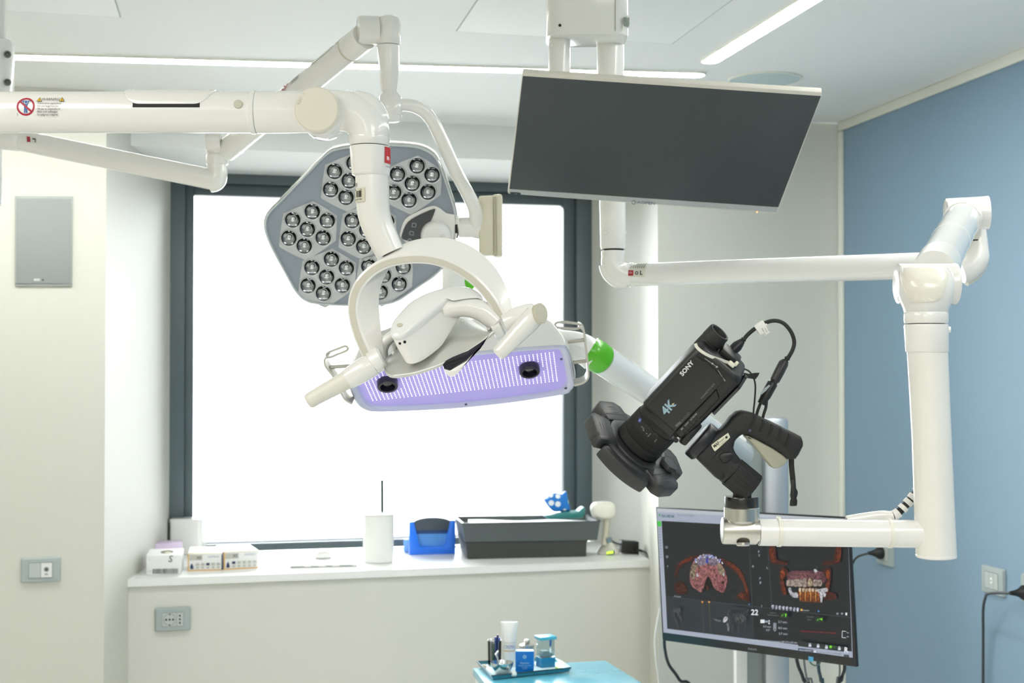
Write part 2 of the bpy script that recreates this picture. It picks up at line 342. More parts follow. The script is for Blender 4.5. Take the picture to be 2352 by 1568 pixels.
# ------------------------------------------------------------------ wall plates and wall speaker
PLATE = mat('silver_grey_plate', (168, 180, 180), 0.35, var=.02)
PLATE2 = mat('pale_grey_insert', (188, 196, 194), 0.4)
def wall_plate(cx, cy, o, n, lat, label, kind, w=.120, h=.080):
    c = PL(cx, cy, o, n); t = thing('wall_socket_plate' if 'socket' in label else 'wall_switch_plate', label, 'wall socket' if 'socket' in label else 'wall switch', c)
    z = V((0, 0, 1)); M = lambda u, v_, d=0.0: c + lat * u + z * v_ + n * d
    g = G(); A, B = w / 2, h / 2
    def rr(k, d): return [M(x, y, d) for x, y in rrect(A * k, B * (1 - (1 - k) * A / B), .004, 3)]
    g.loft([rr(1, .0005), rr(1, .004), rr(.95, .009), rr(.66, .0105)]); part('frame', g, PLATE, t)
    m = Art(lambda x, y, l: M(x, y, .0112 + l * .00012))
    m.rect(-.036, -.024, .036, .024, ink((96, 106, 106))); m.rect(-.035, -.023, .035, .023, PLATE2)
    if kind == 'euro':
        m.rect(-.0345, -.0225, .012, .0225, PLATE2); m.line(.0125, -.023, .0125, .023, .001, ink((90, 100, 100)))
        m.annulus(-.011, 0, .019, .0203, ink((110, 116, 114)))
        for x in (-.0225, -.011, .0005): m.disc(x, 0, .0036, ink((22, 24, 24)))
        for y in (-.018, .018): m.rect(-.013, y - .0025, -.009, y + .0025, ink((60, 64, 62)))
        for y in (-.012, 0, .012): m.disc(.023, y, .0032, ink((22, 24, 24)))
    elif kind == 'tv':
        m.line(0, -.023, 0, .023, .0012, ink((110, 118, 116))); m.rect(.001, -.022, .033, .022, ink((228, 230, 228)))
        m.disc(.017, .002, .008, ink((150, 155, 152))); m.disc(.017, .002, .005, ink((80, 84, 82))); m.rect(.012, -.016, .022, -.01, ink((170, 174, 172)))
    else:
        for x in (-.012, .012): m.line(x, -.023, x, .023, .001, ink((120, 128, 128)))
        m.rect(-.006, -.007, .006, .009, ink((240, 243, 243))); m.rect(-.003, -.003, .003, .003, ink((150, 160, 165)))
    m.part('insert', t); return t, M
wall_plate(94, 1308, oPL, NB, LAT, 'silver socket plate with one white outlet, far left below the wall speaker', 'tv', .118, .076)
wall_plate(397, 1421, oPA, NB, LAT, 'silver power socket plate on the wall under the window sill', 'euro', .118, .078)
pt, pM = wall_plate(2036, 1270, oBL, NR, BL, 'pale socket plate on the blue wall near the corner with a black plug in it', 'sw')
wall_plate(2285, 1333, oBL, NR, BL, 'pale switch plate on the blue wall left of the black plug at the edge', 'sw')
pt2, pM2 = wall_plate(2378, 1356, oBL, NR, BL, 'pale socket plate at the right edge of the picture on the blue wall', 'euro')
c4 = [PL(*q, oPL, NB) for q in ((36, 452), (166, 453), (165, 655), (36, 655))]
c = sum(c4, V((0, 0, 0))) / 4; t = thing('wall_speaker', 'flush rectangular grey speaker grille high on the wall at far left', 'speaker', c)
g = G(); g.prism([p + NB * .0004 for p in inset(c4, 1.02)], NB * .006, .002); part('frame', g, mat('speaker_frame', (166, 172, 168), .5), t)
g = G(); g.prism([p + NB * .0065 for p in inset(c4, .96)], NB * .003, .001); part('grille', g, mat('speaker_cloth', (150, 156, 154), .8, var=.12, scale=900, bump=.3), t)
m = Art(lambda x, y, l: PL(x, y, oPL, NB, .0097 + l * .0001)); m.rect(78, 640, 92, 645, ink((205, 208, 205))); m.disc(99, 643, 2.2, ink((70, 70, 70))); m.part('badge', t)
#PARTS
# ------------------------------------------------------------------ dental lamp in front (its long arm comes in from the left)
Y0 = 2.1
dl = thing('dental_lamp', 'white dental chair lamp with ring yoke and two handles on the long foreground arm', 'dental lamp', P(975, 860, Y0))
ra = K(47.5, Y0); axL, axR = P(-330, 258, Y0), P(690, 258, Y0)
g = G(); g.tube([axL, P(576, 258, Y0)], ra, 48); part('arm_tube', g, CREAM, dl)
g = G(); pA = P(-330, 258, Y0); g.tube([pA - V((0, 0, .07)), V((pA.x, pA.y, CEIL - .03))], .036, 36); g.lathe(V((pA.x, pA.y, CEIL - .001)), (0, 0, -1), [(0, .09), (.03, .09), (.05, .04)], 36); part('ceiling_post', g, CREAM, dl)
g = G(); g.tube([P(590, 258, Y0), P(735, 257, Y0)], K(48.5, Y0), 48); part('arm_end_sleeve', g, CREAM, dl)
g = G(); g.lathe(P(576, 258, Y0), LAT * 0 + V((1, 0, 0)), [(0, ra), (.001, ra + .0016), (.006, ra + .0018), (.0085, ra + .001), (.0085, ra - .002)], 48, False); part('collar', g, CREAM, dl)
def cyl_pt(px, py, dr=0.0, Y=Y0, yc=258, r=None):
    r = r or 47.5; s_ = max(-.999, min(.999, (yc - py) / r)); an = math.asin(s_); return P(px, yc, Y) + (V((0, -math.cos(an), 0)) + V((0, 0, math.sin(an)))) * (K(r, Y) + dr)
def ang_pt(px, an, dr): return P(px, 258, Y0) + V((0, -math.cos(an), math.sin(an))) * (ra + dr)
gr = []
nx = 44
for i in range(nx + 1):
    px = 289 + 208 * i / nx; d = min(px - 289, 497 - px); e = 0 if d > 42 else (1 - math.sqrt(1 - ((42 - d) / 42) ** 2))
    lo = math.radians(13 + 66 * e); gr.append([ang_pt(px, lo + (math.radians(112) - lo) * j / 14, .0026 if 0 < j else .0012) for j in range(15)])
g = G(); g.sheet(gr, (0, 0.0, 0.0))
n_ = len(g.v) // 2
for i in range(n_):
    p = g.v[i]; q = P(1176, 258, Y0); c0 = V((p.x, q.y, q.z)); g.v[i + n_] = c0 + (p - c0).normalized() * (ra - .0015)
part('hatch_cover', g, CREAM, dl)
g = G(); g.loft([[ang_pt(317 + 152 * i / 20, math.radians(a_), .0006) for a_ in (3.5, 20)] for i in range(21)], False, open_ring=True); part('hatch_slot', g, DARK, dl)
g = G(); c = cyl_pt(556, 248); nn = (c - P(556, 258, Y0)).normalized(); g.lathe(c - nn * .002, nn, [(0, .0066), (.0034, .0066), (.0042, .0058), (.0046, 0)], 28, False); part('button', g, BEIGE, dl)
# elbow, joint and cap
g = G(); g.tube(cr([(*P(712, 256, Y0), ra * .96), (*P(770, 254, Y0), ra * 1.0), (*P(806, 258, Y0), ra * 1.03), (*P(832, 274, Y0), ra * 1.04), (*P(846, 296, Y0), ra * 1.0), (*P(849, 316, Y0), ra * .97)], 6) and [V(q[:3]) for q in cr([(*P(712, 256, Y0), 0), (*P(770, 254, Y0), 0), (*P(806, 258, Y0), 0), (*P(832, 274, Y0), 0), (*P(846, 296, Y0), 0), (*P(849, 318, Y0), 0)], 6)], ra * .99, 48); part('elbow', g, CREAM, dl)
g = G(); pth = [V(q[:3]) for q in cr([(*P(812, 234, Y0), 0), (*P(842, 243, Y0), 0), (*P(862, 266, Y0), 0), (*P(868, 288, Y0), 0)], 6)]; g.tube(pth, [ra * .62 * (0.9 + .1 * math.sin(math.pi * i / (len(pth) - 1))) for i in range(len(pth))], 32); part('elbow_cover', g, CREAM, dl)
cj = P(742, 268, Y0); g = G(); g.lathe(cj + V((0, .03, 0)), (0, -1, 0), [(0, .026), (.004, .0325), (.056, .0325), (.06, .031), (.062, .02)], 48); part('joint_barrel', g, mat('glossy_white', (240, 241, 238), .05, coat=1), dl)
cc = P(728, 249, Y0 - .045); rr_ = K(52, Y0 - .045); g = G(); g.lathe(cc + V((0, .02, 0)), (-.03, -1, -.06), [(0, rr_ - .003), (.012, rr_), (.018, rr_), (.0205, rr_ - .0022), (.021, rr_ - .005), (.021, 0)], 64, False); part('joint_cap', g, mat('warm_plastic', (226, 222, 206), .45), dl)
m = Art(lambda x, y, l: cc + V((K(x - 728, Y0), -.0017, K(249 - y, Y0))))
for i, ch in enumerate('R&D Rossola Dreporini'):
    a_ = math.radians(165 - i * 8.6); m.text(ch, 728 + 43 * math.cos(a_), 249 - 43 * math.sin(a_), 7, ink((214, 210, 192)), math.pi / 2 - a_)
m.part('embossed_lettering', cap := bpy.data.objects[[o.name for o in dl.children if o.name.startswith('joint_cap')][0]])
def sect(pairs, bev, Y=Y0, n=48):       # stacked lathe along a slightly leaning vertical: (x left, x right, y)
    rings = []
    for xl, xr, y in pairs:
        c_ = P((xl + xr) / 2, y, Y); r_ = K((xr - xl) / 2, Y); rings.append([c_ + V((math.cos(2 * math.pi * k / n) * r_, math.sin(2 * math.pi * k / n) * r_, 0)) for k in range(n)])
    return G().loft(rings)
part('neck_collar', sect([(803, 893, 310), (801, 895, 316), (803, 895, 333), (805, 894, 335)], 0), CREAM, dl)
nk = part('rotating_sleeve', sect([(804, 894, 337), (803, 897, 339), (805, 897, 370), (808, 895, 401), (812, 893, 404)], 0), CREAM, dl)
pth = cr([(854, 398, 38.5), (856, 440, 38.5), (858, 485, 38), (868, 520, 36.5), (884, 555, 34.5), (897, 582, 33)], 6)
g = G(); g.tube([P(q[0], q[1], Y0) for q in pth], [K(q[2], Y0) for q in pth], 40); dtube = part('drop_tube', g, CREAM, dl)
pth = [(886, 557, 35.2), (890, 566, 35.2)]
def on_drop(x, y, xc, r, d=0.0): an = math.asin(max(-.995, min(.995, (x - xc) / r))); c_ = P(xc, y, Y0); return c_ + V((math.sin(an), -math.cos(an), 0)) * (K(r, Y0) + d)
m = Art(lambda x, y, l: on_drop(x, y, 850, 47, .0004 + l * .00006))
m.grid(886, 341, 897, 378, ink((196, 28, 40)), 4, 1); m.text('B', 892.5, 367, 9, ink((255, 255, 255)), 0, .8, bold=.01); m.text('FARO', 892, 386, 3, ink((40, 40, 40)), 0, .8)
m.part('red_label', nk, 'red label with a white letter B')
m = Art(lambda x, y, l: on_drop(x, y, 855, 38.5, .0004 + l * .00006))
m.grid(818, 435, 842, 467, ink((214, 211, 190)), 6, 1)
x = 820.5; rnd = random.Random(3)
while x < 834: w_ = rnd.choice((.5, .8, 1.3)); m.rect(x, 441, x + w_, 456, ink((30, 30, 30))); x += w_ + rnd.choice((.5, .7, 1.1))
m.rect(819, 437.5, 834, 439.5, ink((90, 90, 84))); m.text('22107-4086', 827, 461, 3.4, ink((40, 40, 38)), 0, .75)
m.part('barcode_label', dtube, 'small cream barcode sticker')
for (x, y, xc, r) in ((820, 426, 854.5, 38.5), (853, 553, 883, 34.7)):
    p = on_drop(x, y, xc, r, -.001); g = G(); d = (p - P(xc, y, Y0)).normalized(); g.lathe(p, d, [(0, .0032), (.0016, .0032), (.0018, .0022), (.0008, .002), (.0008, 0)], 20, False); part('set_screw', g, STEEL, dl)
m = Art(lambda x, y, l: cyl_pt(x, y, .0003 + l * .00006))
RED = ink((176, 34, 62)); BK = ink((46, 46, 50)); YEL = ink((240, 196, 40)); BLU = ink((58, 104, 168))
m.annulus(75, 253, 16.4, 20.6, RED, 44)
m.poly([(71, 247), (79, 247), (79, 256), (71, 256)], BLU); m.poly([(72, 255), (78, 255), (79.5, 267), (76, 268), (75, 258), (74.5, 268), (71, 267)], BLU)
m.disc(75, 243.5, 2.6, BLU); m.line(71.5, 249, 68.5, 241.5, 2, BLU); m.line(78.5, 249, 81, 241.5, 2, BLU); m.line(65, 240.5, 85, 240.5, 1.6, BLU)
for k in range(10): m.line(61 + 2.8 * k, 241 + 2.4 * k, 64 + 2.8 * k, 243.6 + 2.4 * k, 4.2, RED)
m.text('I', 56.5, 271, 6, BK, 0, .8)
for x in (105, 156):
    m.poly([(x, 232), (x + 6.3, 242), (x - 6.3, 242)], BK); m.poly([(x, 233.4), (x + 5, 241.3), (x - 5, 241.3)], YEL); m.line(x, 235.4, x, 239, 1.2, BK); m.disc(x, 240.2, .7, BK)
m.text('WARNING', 130.5, 237.4, 6.2, BK, 0, 1.02, shear=.25)
for i, t_ in enumerate(('- È pericoloso appendersi', '- Do not hang from bar', '- Ne pas se suspendre ici', '- Bitte nicht aufhangen', '- Es peligroso colgarse')):
    m.text(t_, 99, 246.5 + i * 6.15, 4.3, BK, 0, .92, 'LEFT', bold=.008)
m.part('warning_label', bpy.data.objects[[o.name for o in dl.children if o.name.startswith('arm_tube')][0]], 'printed red prohibition sign and warning text')

# ring yoke: flat band swept along the front curve, leaning away behind to the right
fr = cr([(851, 836), (834, 800), (819, 762), (809, 715), (815, 672), (838, 636), (876, 609), (927, 596), (985, 596), (1040, 613), (1090, 646), (1128, 690), (1154, 735)], 6)
cen = V((985, 770)); D = V((.62, .62, .5)).normalized(); rings = []; inl = []
for i, q in enumerate(fr):
    t_ = i / (len(fr) - 1); a_ = V(fr[max(0, i - 1)]); b_ = V(fr[min(len(fr) - 1, i + 1)]); tg = (b_ - a_).normalized(); no = V((tg.y, -tg.x))
    w_ = 12.5 if t_ > .05 else 12.5; yy = 2.075
    dd = .018 + .040 * math.sin(math.pi * min(1, max(0, t_ * 1.02))) ** .8
    o_ = P(*(V(q) + no * w_), yy); n_i = P(*(V(q) - no * w_), yy); e = (o_ - n_i).normalized(); b2 = .0022
    rings.append([n_i + e * b2, o_ - e * b2, o_ + D * b2, o_ + D * (dd - b2), o_ + D * dd - e * b2, n_i + D * dd + e * b2, n_i + D * (dd - b2), n_i + D * b2])
    inl.append([P(*(V(q) + no * (w_ * .52)), yy - .0005), P(*(V(q) - no * (w_ * .52)), yy - .0005)])
yk = part('ring_yoke', G().loft(rings), CREAM, dl)
g = G(); g.sheet([list(x) for x in inl[2:-1]], (0, -.0004, 0)); part('inlay_strip', g, mat('beige_inlay', (206, 203, 186), .45), yk, 'beige strip let into the front of the ring')
# pivots, handles
def cone(name, pts, m_, n=36, Y=2.08):
    g_ = G(); g_.tube([P(q[0], q[1], q[3] if len(q) > 3 else Y) for q in pts], [K(q[2], Y) for q in pts], n); return part(name, g_, m_, dl)
hl = cone('handle', cr([(858, 836, 26), (836, 848, 27.5), (815, 861, 26), (798, 871, 23.5)], 4), CREAM)
cone('handle_grip', cr([(800, 870, 22.5), (770, 887, 20.5), (735, 906, 19), (713, 919, 18.2)], 5) + [(709.5, 921, 17.4), (706.5, 922.8, 14.5), (705.5, 923.4, 9)], mat('soft_cream_grip', (226, 224, 212), .42))
cone('handle', cr([(1158, 744, 22), (1185, 733, 27), (1212, 724, 27), (1228, 722, 25)], 4), CREAM)
cone('handle_grip', cr([(1231, 721, 24), (1216, 738, 24.5), (1190, 765, 22), (1165, 792, 19), (1148, 809, 17.6)], 5) + [(1145, 812.5, 16.6), (1142.6, 815, 13.5), (1141.6, 816, 8)], CREAM, Y=2.05)
cp = P(1235, 721, 2.045); g = G(); g.lathe(cp, V((.62, -.7, .15)), [(0, .0135), (.0068, .0142), (.009, .0128), (.0096, 0)], 36, False, cu=1.08, cw=.9); part('handle_cap', g, BEIGE, dl)
cone('pivot_ring', [(853, 838, 20), (856, 834, 28), (876, 822, 28), (880, 820, 22)], WHITEP)
cone('pivot_ring', [(1126, 758, 18), (1130, 755, 27), (1148, 747, 27), (1152, 745, 21)], WHITEP, Y=2.09)
cone('bracket_arm', cr([(872, 826, 14), (873, 806, 13), (881, 787, 12), (898, 772, 11), (912, 765, 10)], 5), WHITEP, Y=2.1)
g = G(); pth = cr([(1018, 713, 20), (1040, 707, 22), (1075, 704, 24), (1110, 716, 24), (1140, 742, 22)], 6); g.tube([P(q[0], q[1], 2.085) for q in pth], [K(q[2], 2.085) for q in pth], 36); part('bracket_arm', g, CREAM, dl)
g = G(); g.box(P(893, 800, 2.13), (.012, 0, .008), (0, .008, 0), (-.004, 0, .018), .003); part('pivot_plate', g, CHROME, dl)

# lamp head: teardrop housing with lid, satin shield, dark optic and pointed lower shell
def c3(l): return [(680 + x / 3.178, 520 + y / 3.178) for x, y in l]
lid = c3(cr([(700, 800), (692, 745), (715, 685), (765, 625), (850, 545), (1000, 475), (1150, 441), (1260, 446), (1340, 488), (1362, 530), (1300, 515), (1240, 492), (1170, 512), (1090, 575), (980, 665), (860, 758), (770, 808)], 4, True))
nL = V((-.08, -.72, .69)).normalized(); oL = P(975, 690, 2.085)
lp = [PL(x, y, oL, nL) for x, y in lid]
sv = V((.015, .006, -.037))
rings = [inset(lp, .4), inset(lp, .72), inset(lp, .9), inset(lp, .975), lp]
hts = [.0075, .0065, .0042, .0016, 0]
rings = [[p + nL * h for p in r_] for r_, h in zip(rings, hts)]
g = G(); g.loft(rings + [[p - nL * .004 for p in lp]]); lidp = part('head_lid', g, ENAMEL, dl)
lp2 = inset(lp, .985)
side = [[p - nL * .0045 for p in lp2]]
for k in range(1, 8):
    t_ = k / 7; side.append([p - nL * .0045 + sv * (t_ * max(.35, min(1, 1 - (x - 985) / 160))) for (x, y), p in zip(lid, inset(lp2, 1 - .05 * t_ ** 2))])
side.append([p - nL * .0045 + sv * 1.05 * max(.35, min(1, 1 - (x - 985) / 160)) for (x, y), p in zip(lid, inset(lp2, .88))])
g = G(); g.loft(side); head = part('head_housing', g, CREAM, dl)
for x, y, r_ in ((918.5, 788.5, 3.0), (929.5, 785, 3.4)):
    p, nn = hit(head, x, y); g = G(); g.lathe(p - nn * .002, nn, [(0, K(r_, 2.07)), (.0024, K(r_, 2.07)), (.0026, 0)], 16, False); part('sensor', g, DARK, dl, 'small black sensor eye')
g = G(); q = PL(920, 753, oL, nL, .0062); g.lathe(q, nL, [(0, .0036), (.0006, .0034), (.0003, 0)], 20, False, cu=1.0, cw=1.3); part('lid_stud', g, BEIGE, dl)
A_ = c3(cr([(642, 1000), (655, 940), (720, 860), (830, 780), (980, 700), (1180, 668), (1330, 700), (1442, 755)], 5)); B_ = c3(cr([(640, 1012), (655, 1055), (715, 1084), (870, 1062), (1080, 992), (1260, 902), (1380, 815), (1444, 765)], 5))
gr = []
for a_, b_ in zip(A_, B_):
    row = []
    for j in range(13):
        t_ = j / 12; x = a_[0] + (b_[0] - a_[0]) * t_; y = a_[1] + (b_[1] - a_[1]) * t_; row.append(P(x, y, 2.155 - .10 * t_ + .018 * math.sin(math.pi * t_) * -1))
    gr.append(row)
g = G(); g.sheet(gr, (0, .004, -.0045)); part('shield', g, mat('satin_silver', (212, 212, 206), .3, .55, scale=200), dl)
for x, y in ((1062, 737), (1122, 755)):
    g = G(); g.lathe(P(x, y, 2.075), (0, -1, .3), [(0, .0026), (.0018, .0022), (.002, 0)], 16, False); part('shield_screw', g, STEEL, dl)
rim = c3(cr([(1442, 766), (1380, 818), (1260, 905), (1080, 995), (870, 1065), (715, 1087)], 6))
g = G(); g.tube([P(x, y, 2.052) for x, y in rim], .0012, 10); part('shield_trim', g, WHITEP, dl)
op = c3([(1070, 1008), (1092, 980), (1140, 955), (1250, 910), (1378, 825), (1345, 880), (1240, 975), (1120, 1045), (1080, 1036)])
g = G(); g.prism([P(x, y, 2.046) for x, y in op], (.004, .03, .004), .0006); opt = part('optic', g, mat('smoked_optic', (34, 33, 46), .3, spec=.3), dl)
for k in range(2):
    pl = c3([(1086, 985 + k * 30), (1210, 945 + k * 24), (1216, 955 + k * 24), (1092, 1000 + k * 30)]); g = G(); g.prism([P(x, y, 2.0448) for x, y in pl], (0, .004, 0), .0004); part('optic_rib', g, DARK, opt)
lo = c3([(1076, 1038), (1090, 1066), (1112, 1090), (1138, 1099), (1165, 1084), (1196, 1054), (1300, 938), (1380, 832), (1345, 888), (1242, 982), (1122, 1052)])
g = G(); g.prism([P(x, y, 2.047) for x, y in lo], (.004, .035, .006), .0005); part('lower_shell', g, CREAM, dl)

# ------------------------------------------------------------------ hexagonal surgical lamp on the rear double arm
YS = 3.0
sl = thing('surgical_lamp', 'hexagonal multi-LED operating lamp with clustered reflectors on a white double arm', 'operating lamp', P(830, 510, YS))
nS = V((.06, -.965, -.245)).normalized(); oS = P(830, 510, YS)
def S(x, y, d=0.0): return PL(x, y, oS, nS, d)
hexo = cr([(604, 525), (610, 492), (640, 460), (700, 398), (748, 350), (775, 338), (820, 332), (890, 328), (960, 333), (995, 348), (1012, 370), (1030, 420), (1050, 485), (1051, 530), (1040, 580), (1010, 628), (960, 664), (915, 694), (870, 704), (800, 705), (735, 702), (700, 694), (676, 672), (655, 635), (620, 570)], 4, True)
sh = [S(*q) for q in hexo]; bk = -nS
g = G(); g.loft([[p + bk * d for p in inset(sh, k)] for d, k in ((.03, .9), (.0085, .965), (.006, .995), (.012, 1.0), (.05, 1.0), (.062, .985), (.075, .93), (.085, .8), (.088, .5))]); part('back_shell', g, CREAM, sl)
g = G(); g.loft([[p + bk * d for p in inset(sh, k)] for d, k in ((.006, .988), (-.004, .986), (-.006, .978), (-.006, .966), (-.001, .958), (.006, .958))], False, True); part('clear_rim', g, mat('clear_acrylic_rim', (196, 206, 208), .06, coat=1, spec=.8), sl, 'glossy clear rim round the lamp face')
def c2(x, y): return (580 + x / 3.408, 280 + y / 3.408)
offs = [(0, 0), (-115, -73), (38, -138), (155, -68), (-145, 69), (-25, 130), (123, 67)]
REF = mat('reflector_silver', (222, 224, 226), .1, 1.0, var=.2, scale=150); POD = mat('pearl_cluster', (196, 201, 204), .15, coat=.8)
lens_me = None
clusters = ((430, 838), (580, 1210), (895, 843), (757, 458), (1250, 480), (1025, 1200))
pods = [[c2(cx + x, cy + y) for x, y in cr([(-190, -108), (-168, -132), (20, -210), (60, -212), (208, -122), (230, -84), (224, 66), (204, 104), (14, 232), (-40, 232), (-200, 150), (-220, 104)], 3, True)] for cx, cy in clusters]
rL = K(70 / 3.408, YS); uS = (V((1, 0, 0)) - nS * nS.x).normalized(); vS = nS.cross(uS)
g = G(); g.holed([[p + bk * .001 for p in inset(sh, .966)]] + [[S(*c2(cx + dx, cy + dy), -.001) + (uS * math.cos(a) + vS * math.sin(a)) * (rL * .93) for a in [2 * math.pi * j / 24 for j in range(24)]] for cx, cy in clusters for dx, dy in offs]); part('face_plate', g, mat('blue_grey_face', (146, 157, 168), .28, coat=.4), sl, 'blue grey face plate')
rL = K(70 / 3.408, YS)
uS = (V((1, 0, 0)) - nS * nS.x).normalized(); vS = nS.cross(uS)
for (cx, cy), pod in zip(clusters, pods):
    pp = [S(x, y, .0012) for x, y in pod]; g = G(); holes = []
    for dx, dy in offs:
        p = S(*c2(cx + dx, cy + dy), .0012); holes.append([p + (uS * math.cos(a) + vS * math.sin(a)) * (rL * .86) for a in [2 * math.pi * j / 28 for j in range(28)]])
    g.holed([pp] + holes); g.loft([[p - nS * d for p in inset(pp, k)] for d, k in ((0, 1), (.004, 1.0))], False); po = part('lens_cluster', g, POD, sl)
    for i, (dx, dy) in enumerate(offs):
        p = S(*c2(cx + dx, cy + dy), .0012)
        if lens_me is None:
            g = G(); g.lathe(p, nS, [(0, rL * 1.0), (.0012, rL * 1.0), (.0014, rL * .95), (-.002, rL * .9), (-.007, rL * .78), (-.012, rL * .6), (-.016, rL * .40), (-.016, rL * .36), (-.010, rL * .36), (-.004, rL * .33), (-.001, rL * .24), (.0002, rL * .12), (.0004, 0)], 28, False)
            o = part('reflector', g, REF, po); o.data.transform(Matrix.Translation(-(p - OFF[po.name]))); o.location = p - OFF[po.name]; lens_me = o
        else:
            o = lens_me.copy(); o.parent = po; o.location = p - OFF[po.name]; col.objects.link(o); OFF[o.name] = OFF[po.name]
g = G(); g.loft([[S(*c2(x, y), d) for x, y in cr([(1165, 905), (1160, 850), (1195, 760), (1280, 705), (1400, 655), (1460, 668), (1520, 712), (1612, 735), (1608, 830), (1560, 945), (1300, 985)], 3, True)] for d in (-.004, .006)]); part('control_surround', g, CREAM, sl)
g = G(); g.loft([[S(*c2(x, y), d) for x, y in cr([(1178, 915), (1175, 860), (1215, 780), (1300, 725), (1418, 676), (1425, 700), (1385, 790), (1330, 850), (1320, 930)], 3, True)] for d in (.004, .0075)]); cpn = part('control_panel', g, mat('charcoal_glossy', (44, 50, 56), .2, coat=.5), sl, 'dark touch control panel')
m = Art(lambda x, y, l: S(*c2(x, y), .0077 + l * .0001))
IC = ink((150, 158, 164))
for x, y in ((1265, 803), (1246, 866)):
    for a_ in range(4): an = math.pi / 4 + a_ * math.pi / 2 + .1; bn = an + math.pi / 2; m.line(x + 20 * math.cos(an), y + 20 * math.sin(an), x + 20 * math.cos(bn), y + 20 * math.sin(bn), 4, IC)
m.annulus(1230, 922, 10, 16, IC, 16); m.part('icons', cpn)
g = G(); c = S(*c2(1435, 885), .004); r_ = K(122 / 3.408, YS); g.lathe(c, nS, [(0, r_), (.016, r_ * .98), (.022, r_ * .9), (.026, r_ * .7), (.028, 0)], 40, False); kb = part('control_knob', g, WHITEP, sl)
g = G(); g.tube([S(*c2(1440, 880), .03), S(*c2(1475, 960), .02), S(*c2(1490, 1010), .0)], K(18, YS), 24); part('sterile_handle', g, WHITEP, sl)
# neck, junction box, curved tube
YN = 3.03
g = G(); g.tube([P(1046, 522, YN), P(1052, 522, YN)], K(25, YN), 32); part('neck_seal', g, DARK, sl)
g = G(); g.lathe(P(1053, 522, YN), (1, .02, 0), [(0, K(22, YN)), (.004, K(23.5, YN)), (.03, K(23.5, YN)), (.036, K(26, YN)), (.052, K(27, YN))], 36); part('neck', g, CREAM, sl)
bx = [(1099, 452), (1150, 447), (1155, 588), (1131, 593), (1098, 586)]
g = G(); cB = P(1126, 520, YN); up_ = V((0, 0, 1))
g.box(P(1117, 520, YN), (K(17, YN), -.006, 0), (0, .028, 0), V((0, 0, K(68, YN))), .004); g.box(P(1142, 520, YN), (K(12, YN), -.006, 0), (0, .034, 0), V((0, 0, K(71, YN))), .006); jb = part('junction_box', g, mat('warm_beige_box', (222, 219, 196), .4), sl)
g = G(); g.tube([P(1136, 452, YN - .036), P(1138, 588, YN - .036)], .0018, 8); part('box_groove', g, mat('beige_shadow_gap', (186, 182, 158), .5), jb)
pth = cr([(905, 243, 14), (935, 241, 14.5), (965, 250, 15), (990, 274, 15), (1015, 322, 15), (1045, 390, 15), (1072, 440, 15.5), (1090, 478, 16.5), (1096, 512, 19)], 7)
g = G(); g.tube([P(q[0], q[1], 2.9 + .12 * i / (len(pth) - 1)) for i, q in enumerate(pth)], [K(q[2], 2.95) for q in pth], 28); part('curved_tube', g, CREAM, sl)
YC = 2.9
def stack(name, prof, m_, Y, lab=None, root=None):
    return part(name, sect(prof, 0, Y), m_, root or sl, lab)
stack('joint_head', [(880, 905, 37), (868, 915, 41), (863, 920, 52), (862, 921, 80), (864, 920, 101), (867, 918, 104)], CREAM, YC)
stack('drop_sleeve', [(864, 919, 106), (867, 919, 112), (868, 918, 130), (872, 917, 160), (873, 912, 200), (878, 909, 211)], CREAM, YC)
stack('drop_socket', [(880, 910, 208), (871, 922, 222), (870, 924, 262), (872, 923, 266)], CREAM, YC)
stack('drop_end_cap', [(872, 922, 266), (873, 921, 274), (878, 917, 279), (890, 907, 280)], WHITEP, YC)
a_, b_ = P(868, 70, YC), P(822, 69, YC - .01)
g = G(); g.lathe(a_, b_ - a_, [(0, K(33, YC)), ((b_ - a_).length * .8, K(33, YC)), ((b_ - a_).length, K(31, YC)), ((b_ - a_).length + .002, 0)], 40); part('joint_barrel', g, CREAM, sl)
A1, A2 = P(836, 85, 2.9), P(520, 345, 3.28)
dA = (A2 - A1).normalized(); L_ = (A2 - A1).length; rA = .0262
g = G(); g.tube([A1 + dA * .0, A1 + dA * .055], rA * 1.05, 36); part('arm_end_sleeve', g, CREAM, sl)
g = G(); g.lathe(A1 + dA * .05, dA, [(0, rA), (.001, rA + .0018), (.005, rA + .0018), (.006, rA)], 36); part('collar', g, BEIGE, sl)
g = G(); g.tube([A1 + dA * .056, A2], rA, 36); sp = part('spring_arm', g, CREAM, sl)
sideA = dA.cross(V((0, 0, 1))).normalized(); upA = sideA.cross(dA).normalized(); 
if sideA.y > 0: sideA = -sideA
def onA(t_, an, d=0.0): return A1 + dA * t_ + (sideA * math.cos(an) + upA * math.sin(an)) * (rA + d)
g = G(); g.lathe(onA(.065, .75, -.001), (sideA * math.cos(.75) + upA * math.sin(.75)), [(0, .004), (.002, .004), (.0025, 0)], 20, False); part('button', g, BEIGE, sl)
g = G(); g.sheet([[onA(.085 + .075 * i / 16, .55 + 1.1 * j / 8, .0012) for j in range(9)] for i in range(17)], (0, 0, -.001)); part('hatch_cover', g, CREAM, sl)
m = Art(lambda x, y, l: onA(x, y, .0003 + l * .0001))
for i in range(5): m.rect(.205 + 0.0, .25 + i * .14, .235, .30 + i * .14, ink((84, 82, 74)))
m.annulus(.262, .55, 0, .001, BK, 6)
